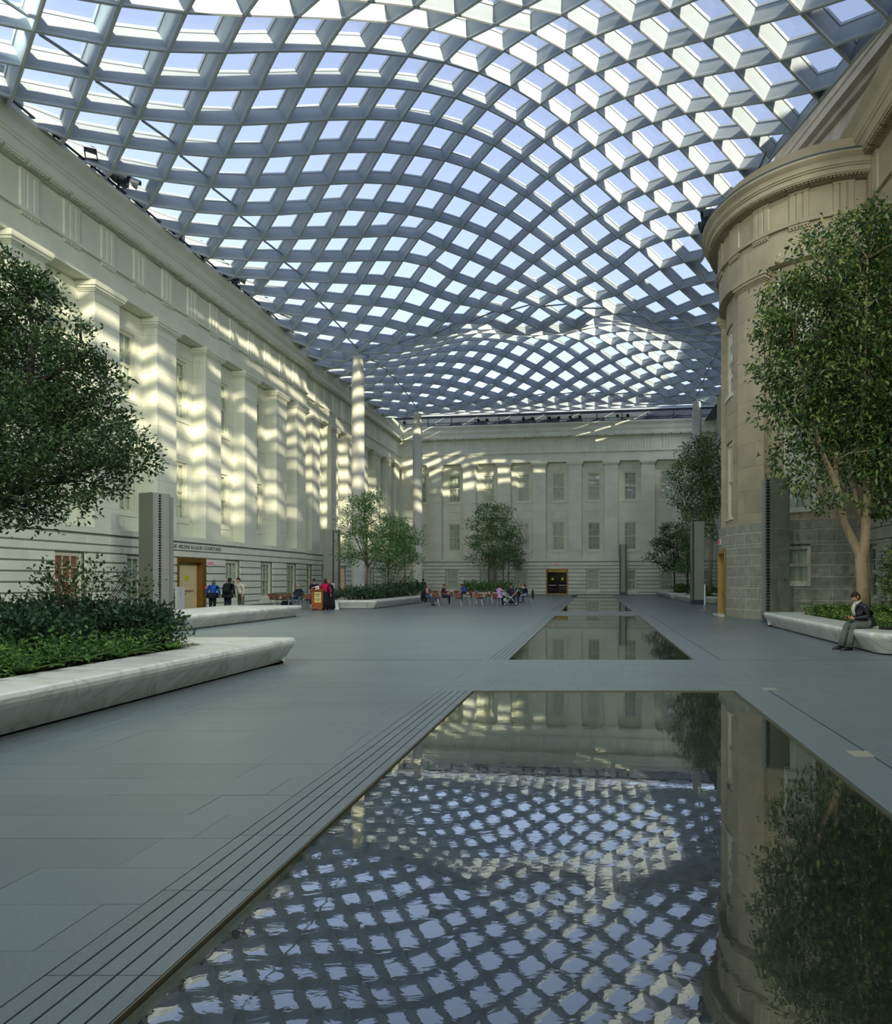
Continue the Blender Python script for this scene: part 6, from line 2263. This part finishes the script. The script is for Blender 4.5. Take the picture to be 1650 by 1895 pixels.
# ------------------------------------------------------------------ chairs and tables of the cafe
CW = material('chair_wood', srgb(116, 80, 60), 0.4, var=0.2, vscale=6, stretch=(1, 1, 5), perobj=0.15)
CH = material('chrome', srgb(176, 180, 178), 0.45, metal=0.9)
def chair_proto():
    root = empty('cafe_chair', (0, 0, 0), label='x', cat='chair', group='brown shell cafe chairs')
    # shell chair facing +x: seat, waist, back, cut from one bent sheet
    def sheet(rows):
        g = G()
        k0 = 0
        for (x, z, w, cv) in rows:
            for q in range(7):
                t = (q - 3) / 3.0
                g.v.append((x + cv * t * t * 0.9, w * t, z + 0.025 * t * t * (1 if z < 0.5 else 0)))
        n = len(g.v)
        for (x, y, z) in list(g.v): g.v.append((x - 0.009 * (1 if z > 0.47 else 0.2), y, z - (0.009 if z <= 0.47 else 0.002)))
        R_ = len(rows)
        for r in range(R_ - 1):
            for q in range(6):
                a = r * 7 + q
                g.f.append((a, a + 1, a + 8, a + 7)); g.m.append(0)
                g.f.append((n + a, n + a + 7, n + a + 8, n + a + 1)); g.m.append(0)
            for q in (0, 6):
                a = r * 7 + q
                g.f.append((a, a + 7, n + a + 7, n + a)); g.m.append(0)
        for r in (0, R_ - 1):
            for q in range(6):
                a = r * 7 + q
                g.f.append((a, n + a, n + a + 1, a + 1)); g.m.append(0)
        return g
    mk('seat', sheet([(0.25, 0.425, 0.15, -0.03), (0.22, 0.45, 0.20, 0), (0.10, 0.452, 0.225, 0), (-0.05, 0.445, 0.215, 0), (-0.15, 0.448, 0.17, 0), (-0.185, 0.468, 0.12, 0)]), CW, root, smooth=True)
    mk('backrest', sheet([(-0.185, 0.468, 0.12, 0), (-0.20, 0.50, 0.11, 0.0), (-0.212, 0.56, 0.155, 0.02), (-0.225, 0.64, 0.205, 0.035), (-0.24, 0.73, 0.232, 0.045), (-0.25, 0.785, 0.225, 0.045), (-0.253, 0.80, 0.20, 0.04)]), CW, root, smooth=True)
    for sx, sy in ((1, 1), (1, -1), (-1, 1), (-1, -1)):
        g = G(); g.tube([(sx * 0.06 - 0.0, sy * 0.06, 0.435), (sx * 0.13, sy * 0.13, 0.42), (sx * 0.21, sy * 0.22, 0.0)], 0.011, 6)
        mk('leg', g, CH, root)
    return root
CHP = [None]
def chair(px, Y, rz, label, x=None):
    if CHP[0] is None:
        o = chair_proto(); CHP[0] = o
    else:
        o = copy_tree(CHP[0])
    p = px_loc(px, Y)
    o.location = p
    o.rotation_euler = (0, 0, rz)
    o['label'] = label
    return o
D = math.radians
CHAIRS = [
    (505, 39.4, 95, 'leftmost brown chair of the small group by the left wall, side-on'),
    (515.5, 38.6, 85, 'brown chair with its back to the camera, second in the group by the left wall'),
    (527.5, 39.3, 100, 'brown chair in front of the table by the left wall, with a dark bag'),
    (540, 39.6, 70, 'brown chair just left of the man with the laptop'),
    (553.5, 39.6, -95, 'brown chair under the bald man with the laptop'),
    (563, 38.3, 160, 'brown chair just right of the man with the laptop'),
    (571, 38.0, 95, 'dark brown chair partly behind the navy-coated woman'),
    (790.5, 40.9, -25, 'brown chair under the man on the phone with a dark jacket over it'),
    (807, 41.0, 90, 'front brown chair with its back to us, right of the man on the phone'),
    (822, 43.2, 95, 'brown chair under the person in maroon'),
    (830, 43.9, 160, 'brown chair side-on just right of the person in maroon'),
    (806, 50.2, 90, 'dark chair in the back row, left of the person in maroon'),
    (848, 40.6, 92, 'front brown chair with its back to us, in the middle of the cafe'),
    (866, 42.0, 175, 'brown chair side-on facing left in the middle of the cafe'),
    (876.5, 44.2, -90, 'brown chair facing the camera at a middle table'),
    (888, 41.0, 88, 'front brown chair with its back to us, right of the middle of the cafe'),
    (897, 43.5, 150, 'brown chair turned left, behind the front row near the lilac woman'),
    (846, 51.0, 80, 'back-row brown chair left of the person in blue'),
    (861, 53.0, -60, 'brown chair under the person in blue leaning forward'),
    (870, 51.5, 110, 'back-row brown chair right of the person in blue'),
    (906, 46.0, 90, 'brown chair half hidden behind the lilac woman, left side'),
    (919, 40.6, 62, 'front brown chair on which the lilac woman sits'),
    (955.5, 45.2, 60, 'brown chair of the man in the green sweater'),
    (979, 45.9, 180, 'chair with a green coat over it, under the man in jeans'),
    (968, 48.6, -100, 'brown chair of the person behind the two men'),
]
for px, Y, r, lb in CHAIRS:
    chair(px, Y, D(r), lb)
def table(px, Y, label, r=0.36):
    root = empty('cafe_table', px_loc(px, Y), label=label, cat='table', group='small cafe tables')
    g = G(); g.lathe((0, 0, 0), [(r - 0.01, 0.705), (r, 0.712), (r, 0.725), (r - 0.01, 0.73)], 24)
    mk('table_top', g, material('table_wood', srgb(150, 112, 76), 0.4, var=0.1, vscale=3) if 'table_wood' not in bpy.data.materials else bpy.data.materials['table_wood'], root)
    mk('pedestal', G().tube([(0, 0, 0.02), (0, 0, 0.71)], 0.028, 10), CH, root)
    mk('foot', G().lathe((0, 0, 0), [(0.22, 0.0), (0.22, 0.015), (0.05, 0.035)], 20), CH, root)
    return root
for px, Y, lb in ((534, 38.4, 'small table among the chairs by the left wall'), (800, 42.4, 'small table beside the man on the phone'), (834, 42.2, 'small table in front of the person in maroon'), (877, 42.7, 'small table in the middle of the cafe'), (902, 41.9, 'small table with two white cups near the lilac woman'), (852, 52.6, 'small table in the back row by the person in blue'), (964.5, 46.9, 'small table between the men on the right of the cafe')):
    table(px, Y, lb)
for n, (px, lb) in enumerate(((899.6, 'left white paper cup on the table near the lilac woman'), (904.6, 'right white paper cup on the table near the lilac woman'))):
    c_ = empty('paper_cup', px_loc(px, 41.85, 0.732), label=lb, cat='cup', group='white paper cups')
    mk('cup', G().lathe((0, 0, 0), [(0.028, 0), (0.04, 0.11), (0.036, 0.11)], 12), M['sign_white'], c_)
    mk('lid', G().lathe((0, 0, 0), [(0.042, 0.108), (0.042, 0.118), (0.034, 0.128)], 12), M['sign_white'], c_)
# seated guests
person('bald man in a dark jumper and jeans working on a laptop by the left wall', px_loc(553.5, 39.5), FACE_CAM - 0.05, 'sit', top=(34, 40, 58), pants=(92, 116, 140), bald=True, lean=0.05, pitch=0.45, arms={'L': {'elbow': (0.06, 0.27, 0.80), 'wrist': (0.30, 0.10, 0.72)}, 'R': {'elbow': (0.06, -0.27, 0.80), 'wrist': (0.30, -0.10, 0.72)}}, spread=0.2)
lp = empty('laptop', px_loc(550, 39.05, 0.66), FACE_CAM, label='open dark laptop on the knees of the bald man', cat='laptop')
mk('keyboard', G().box(-0.13, 0.12, -0.18, 0.18, 0, 0.02), M['black_metal'], lp)
g = G(); g.hull8([(0.12, -0.18, 0.01), (0.135, -0.18, 0.01), (0.135, 0.18, 0.01), (0.12, 0.18, 0.01), (0.2, -0.18, 0.26), (0.215, -0.18, 0.26), (0.215, 0.18, 0.26), (0.2, 0.18, 0.26)])
mk('lid', g, M['plinth'], lp)
person('man in a checked dark shirt and jeans on the phone, leftmost in the cafe', px_loc(790.5, 40.8), -0.45, 'sit', top=(96, 76, 84), pants=(70, 88, 104), hair=(120, 96, 84), sleeve=False, pitch=0.1, yaw=-0.5, arms={'R': {'elbow': (0.20, -0.27, 0.78), 'wrist': (0.08, -0.17, 1.05), 'hand': (0.0, 0.4, 0.9)}, 'L': {'elbow': (0.12, 0.27, 0.80), 'wrist': (0.38, 0.18, 0.76)}}, bulk=1.1)
person('person in a maroon top with short brown hair reading at a cafe table', px_loc(819, 43.1), 0.15, 'sit', top=(98, 36, 54), pants=(38, 44, 58), hair=(92, 74, 52), pitch=0.3, arms={'R': {'elbow': (0.12, -0.26, 0.82), 'wrist': (0.40, -0.10, 0.86)}, 'L': {'elbow': (0.12, 0.26, 0.82), 'wrist': (0.40, 0.10, 0.86)}}, bulk=1.1)
person('person in a bright blue top leaning forward in the back row of the cafe', px_loc(861, 53.0), FACE_CAM - 0.7, 'sit', top=(56, 96, 186), pants=(60, 64, 72), hair=(44, 36, 32), lean=0.5, pitch=0.5, long=0.05, arms={'R': {'elbow': (0.26, -0.24, 0.80), 'wrist': (0.42, -0.06, 0.72)}, 'L': {'elbow': (0.26, 0.24, 0.80), 'wrist': (0.42, 0.06, 0.72)}})
person('woman in a lilac cardigan seen from behind, seated beside the stroller', px_loc(922.5, 40.75), 0.9, 'sit', top=(188, 154, 196), pants=(40, 48, 68), hair=(74, 40, 42), bulk=1.18, coat=((188, 154, 196), 0.50), arms={'R': {'elbow': (0.18, -0.24, 0.90), 'wrist': (0.44, -0.12, 0.92)}, 'L': {'elbow': (0.18, 0.28, 0.92), 'wrist': (0.46, 0.18, 0.94)}})
person('dark-haired woman with a yellow collar sitting behind the stroller', px_loc(944, 43.0), FACE_CAM + 0.5, 'sit', top=(56, 44, 72), pants=(40, 42, 54), hair=(28, 26, 26), pitch=0.4, seat=0.48)
person('man in a dark green sweater facing the camera at the right of the cafe', px_loc(960.5, 46.6), FACE_CAM + 0.15, 'sit', top=(34, 62, 44), pants=(30, 34, 42), hair=(120, 100, 88), bulk=1.15, cross=True, arms={'L': {'elbow': (0.10, 0.27, 0.82), 'wrist': (0.34, 0.06, 0.84)}})
person('man in a dark jacket and light jeans facing left at the right of the cafe', px_loc(975, 45.8), math.pi - 0.15, 'sit', top=(30, 34, 44), pants=(124, 150, 180), hair=(62, 50, 42), lean=0.25, shoes=(110, 70, 60), arms={'L': {'elbow': (0.22, 0.24, 0.80), 'wrist': (0.26, 0.10, 1.05), 'hand': (0.0, -0.3, 0.9)}, 'R': {'elbow': (0.16, -0.24, 0.80), 'wrist': (0.38, -0.08, 0.74)}})
person('person in a pale top behind the two men at the right of the cafe', px_loc(967.5, 48.5), FACE_CAM - 0.1, 'sit', top=(196, 190, 200), pants=(60, 66, 80), hair=(150, 130, 110), seat=0.5)
person('person in a white shirt with a dark cap bent over behind the left planter', px_loc(652, 54.5), -0.3, 'sit', top=(196, 208, 214), pants=(60, 62, 74), hair=(64, 30, 40), lean=0.55, pitch=0.4)
person('person with dark curly hair sitting behind the hedge by the thin column', px_loc(771, 56.5), FACE_CAM + 0.3, top=(34, 34, 38), pants=(34, 34, 38), hair=(34, 28, 26), skin=SKIN2, H=0.96, long=0.05)
person('man in a dark jacket seen from behind right of the thin column', px_loc(782.5, 57.0), AWAY + 0.2, top=(44, 52, 62), pants=(40, 42, 50), hair=(34, 28, 26), bulk=1.1)
for px, Y, lb in ((771 - 0, 0, ''),): pass
chair(652, 54.6, D(-15), 'brown chair of the person in white behind the left planter')

# coats and bags
def draped(label, px, Y, rz, col, z0=0.35, z1=0.86):
    root = empty('draped_coat', px_loc(px, Y), rz, label=label, cat='coat')
    g = G()
    rows = [(-0.24, z0, 0.20), (-0.27, 0.55, 0.24), (-0.29, 0.72, 0.25), (-0.275, z1 - 0.03, 0.25), (-0.255, z1, 0.24), (-0.225, z1 - 0.03, 0.24), (-0.19, 0.66, 0.22), (-0.17, 0.54, 0.18)]
    k0 = 0
    for x, z, w in rows:
        for q in range(6):
            t = (q - 2.5) / 2.5
            g.v.append((x + 0.012 * math.sin(q * 2.1 + z * 9), w * t, z + 0.02 * math.sin(q * 1.7)))
    for r in range(len(rows) - 1):
        for q in range(5):
            a = r * 6 + q
            g.f.append((a, a + 1, a + 7, a + 6)); g.m.append(0)
    n = len(g.v)
    ob = mk('cloth', g, cloth(*col), root, smooth=True)
    sm_ = ob.modifiers.new('thick', 'SOLIDIFY'); sm_.thickness = 0.02
    g = G()
    for s in (-1, 1):
        g.tube([(-0.27, s * 0.22, 0.74), (-0.28, s * 0.25, 0.52), (-0.25, s * 0.24, 0.32)], [0.05, 0.05, 0.04], 8)
    mk('sleeves', g, cloth(*col), root, smooth=True)
    return root
draped('dark green coat hanging over the back of the rightmost cafe chair', 979, 45.9, D(180), (44, 62, 54), 0.2, 0.92)
draped('dark jacket over the chair of the man on the phone', 790.5, 40.9, D(-25), (40, 42, 50), 0.25)
def soft_bag(label, px, Y, z, col, s=1.0, rz=0.0):
    root = empty('shoulder_bag', px_loc(px, Y, z), rz, label=label, cat='bag')
    g = G(); g.lathe((0, 0, 0), [(0.14 * s, 0), (0.19 * s, 0.03 * s), (0.20 * s, 0.16 * s), (0.15 * s, 0.28 * s), (0.05 * s, 0.31 * s)], 14)
    g.v = [(x, y * 0.6, zz) for x, y, zz in g.v]
    mk('bag_body', g, cloth(*col), root, smooth=True)
    g = G(); g.tube([(-0.13 * s, 0, 0.27 * s), (-0.08 * s, 0, 0.42 * s), (0.08 * s, 0, 0.42 * s), (0.13 * s, 0, 0.27 * s)], 0.012, 6)
    mk('handle', g, cloth(*col), root)
soft_bag('dark bag on the floor under the chairs by the left wall', 528, 38.75, 0.0, (30, 32, 40), 1.25)
soft_bag('small dark bag on the floor between the chairs by the left wall', 535.5, 39.05, 0.0, (34, 38, 52), 0.9)

# ------------------------------------------------------------------ stroller
sp = px_loc(944.5, 40.9)
st_ = empty('stroller', sp, 0.15, label='black and silver baby stroller beside the lilac woman', cat='stroller')
SB, SW = cloth(40, 46, 60), cloth(176, 180, 182)
g = G()
for s in (-1, 1):
    g.tube([(-0.36, s * 0.22, 0.14), (-0.05, s * 0.24, 0.45), (0.25, s * 0.24, 0.75), (0.46, s * 0.22, 1.02), (0.50, s * 0.2, 1.05)], 0.016, 7)
    g.tube([(0.34, s * 0.24, 0.14), (0.02, s * 0.24, 0.50), (-0.20, s * 0.22, 0.72)], 0.016, 7)
g.tube([(0.50, -0.2, 1.05), (0.50, 0.2, 1.05)], 0.02, 7)
g.tube([(-0.36, -0.22, 0.14), (-0.36, 0.22, 0.14)], 0.014, 6)
g.tube([(0.34, -0.24, 0.14), (0.34, 0.24, 0.14)], 0.014, 6)
mk('frame', g, CH, st_)
for x, r in ((-0.36, 0.11), (0.34, 0.13)):
    for s in (-1, 1):
        g = G(); g.lathe((x, s * 0.27 - 0.025, r), [(r * 0.55, 0), (r, 0.004), (r, 0.046), (r * 0.55, 0.05)], 18, axis=(0, 1, 0))
        w = mk('wheel', g, M['black_metal'], st_)
        g = G(); g.lathe((x, s * 0.27 - 0.03, r), [(r * 0.45, 0), (r * 0.45, 0.06)], 12, axis=(0, 1, 0))
        mk('hub', g, CH, w)
g = G(); g.hull8([(-0.25, -0.2, 0.42), (0.08, -0.2, 0.38), (0.08, 0.2, 0.38), (-0.25, 0.2, 0.42), (-0.27, -0.2, 0.50), (0.06, -0.2, 0.46), (0.06, 0.2, 0.46), (-0.27, 0.2, 0.50)])
mk('seat_pad', g, SB, st_)
g = G(); g.hull8([(0.03, -0.2, 0.42), (0.10, -0.2, 0.40), (0.10, 0.2, 0.40), (0.03, 0.2, 0.42), (0.24, -0.2, 0.86), (0.30, -0.2, 0.84), (0.30, 0.2, 0.84), (0.24, 0.2, 0.86)])
mk('back_pad', g, SB, st_)
g = G()
n0 = 0
for k in range(7):
    a = math.radians(20 + 22 * k)
    for q in range(7):
        y = -0.22 + 0.44 * q / 6
        rr_ = 0.36 - 0.05 * (abs(q - 3) / 3) ** 2
        g.v.append((0.12 - math.cos(a) * rr_ * 0.9, y, 0.68 + math.sin(a) * rr_))
for k in range(6):
    for q in range(6):
        a = k * 7 + q
        g.f.append((a, a + 1, a + 8, a + 7)); g.m.append(0)
cn = mk('canopy', g, SB, st_, smooth=True)
cm = cn.modifiers.new('thick', 'SOLIDIFY'); cm.thickness = 0.012
g = G(); g.hull8([(-0.1, -0.17, 0.14), (0.26, -0.17, 0.14), (0.26, 0.17, 0.14), (-0.1, 0.17, 0.14), (-0.14, -0.2, 0.30), (0.3, -0.2, 0.32), (0.3, 0.2, 0.32), (-0.14, 0.2, 0.30)])
mk('basket', g, cloth(30, 34, 36), st_)
g = G(); g.lathe((-0.34, 0, 0.34), [(0.10, -0.1), (0.14, 0.0), (0.12, 0.1), (0.04, 0.14)], 12)
mk('white_blanket', g, SW, st_, smooth=True)
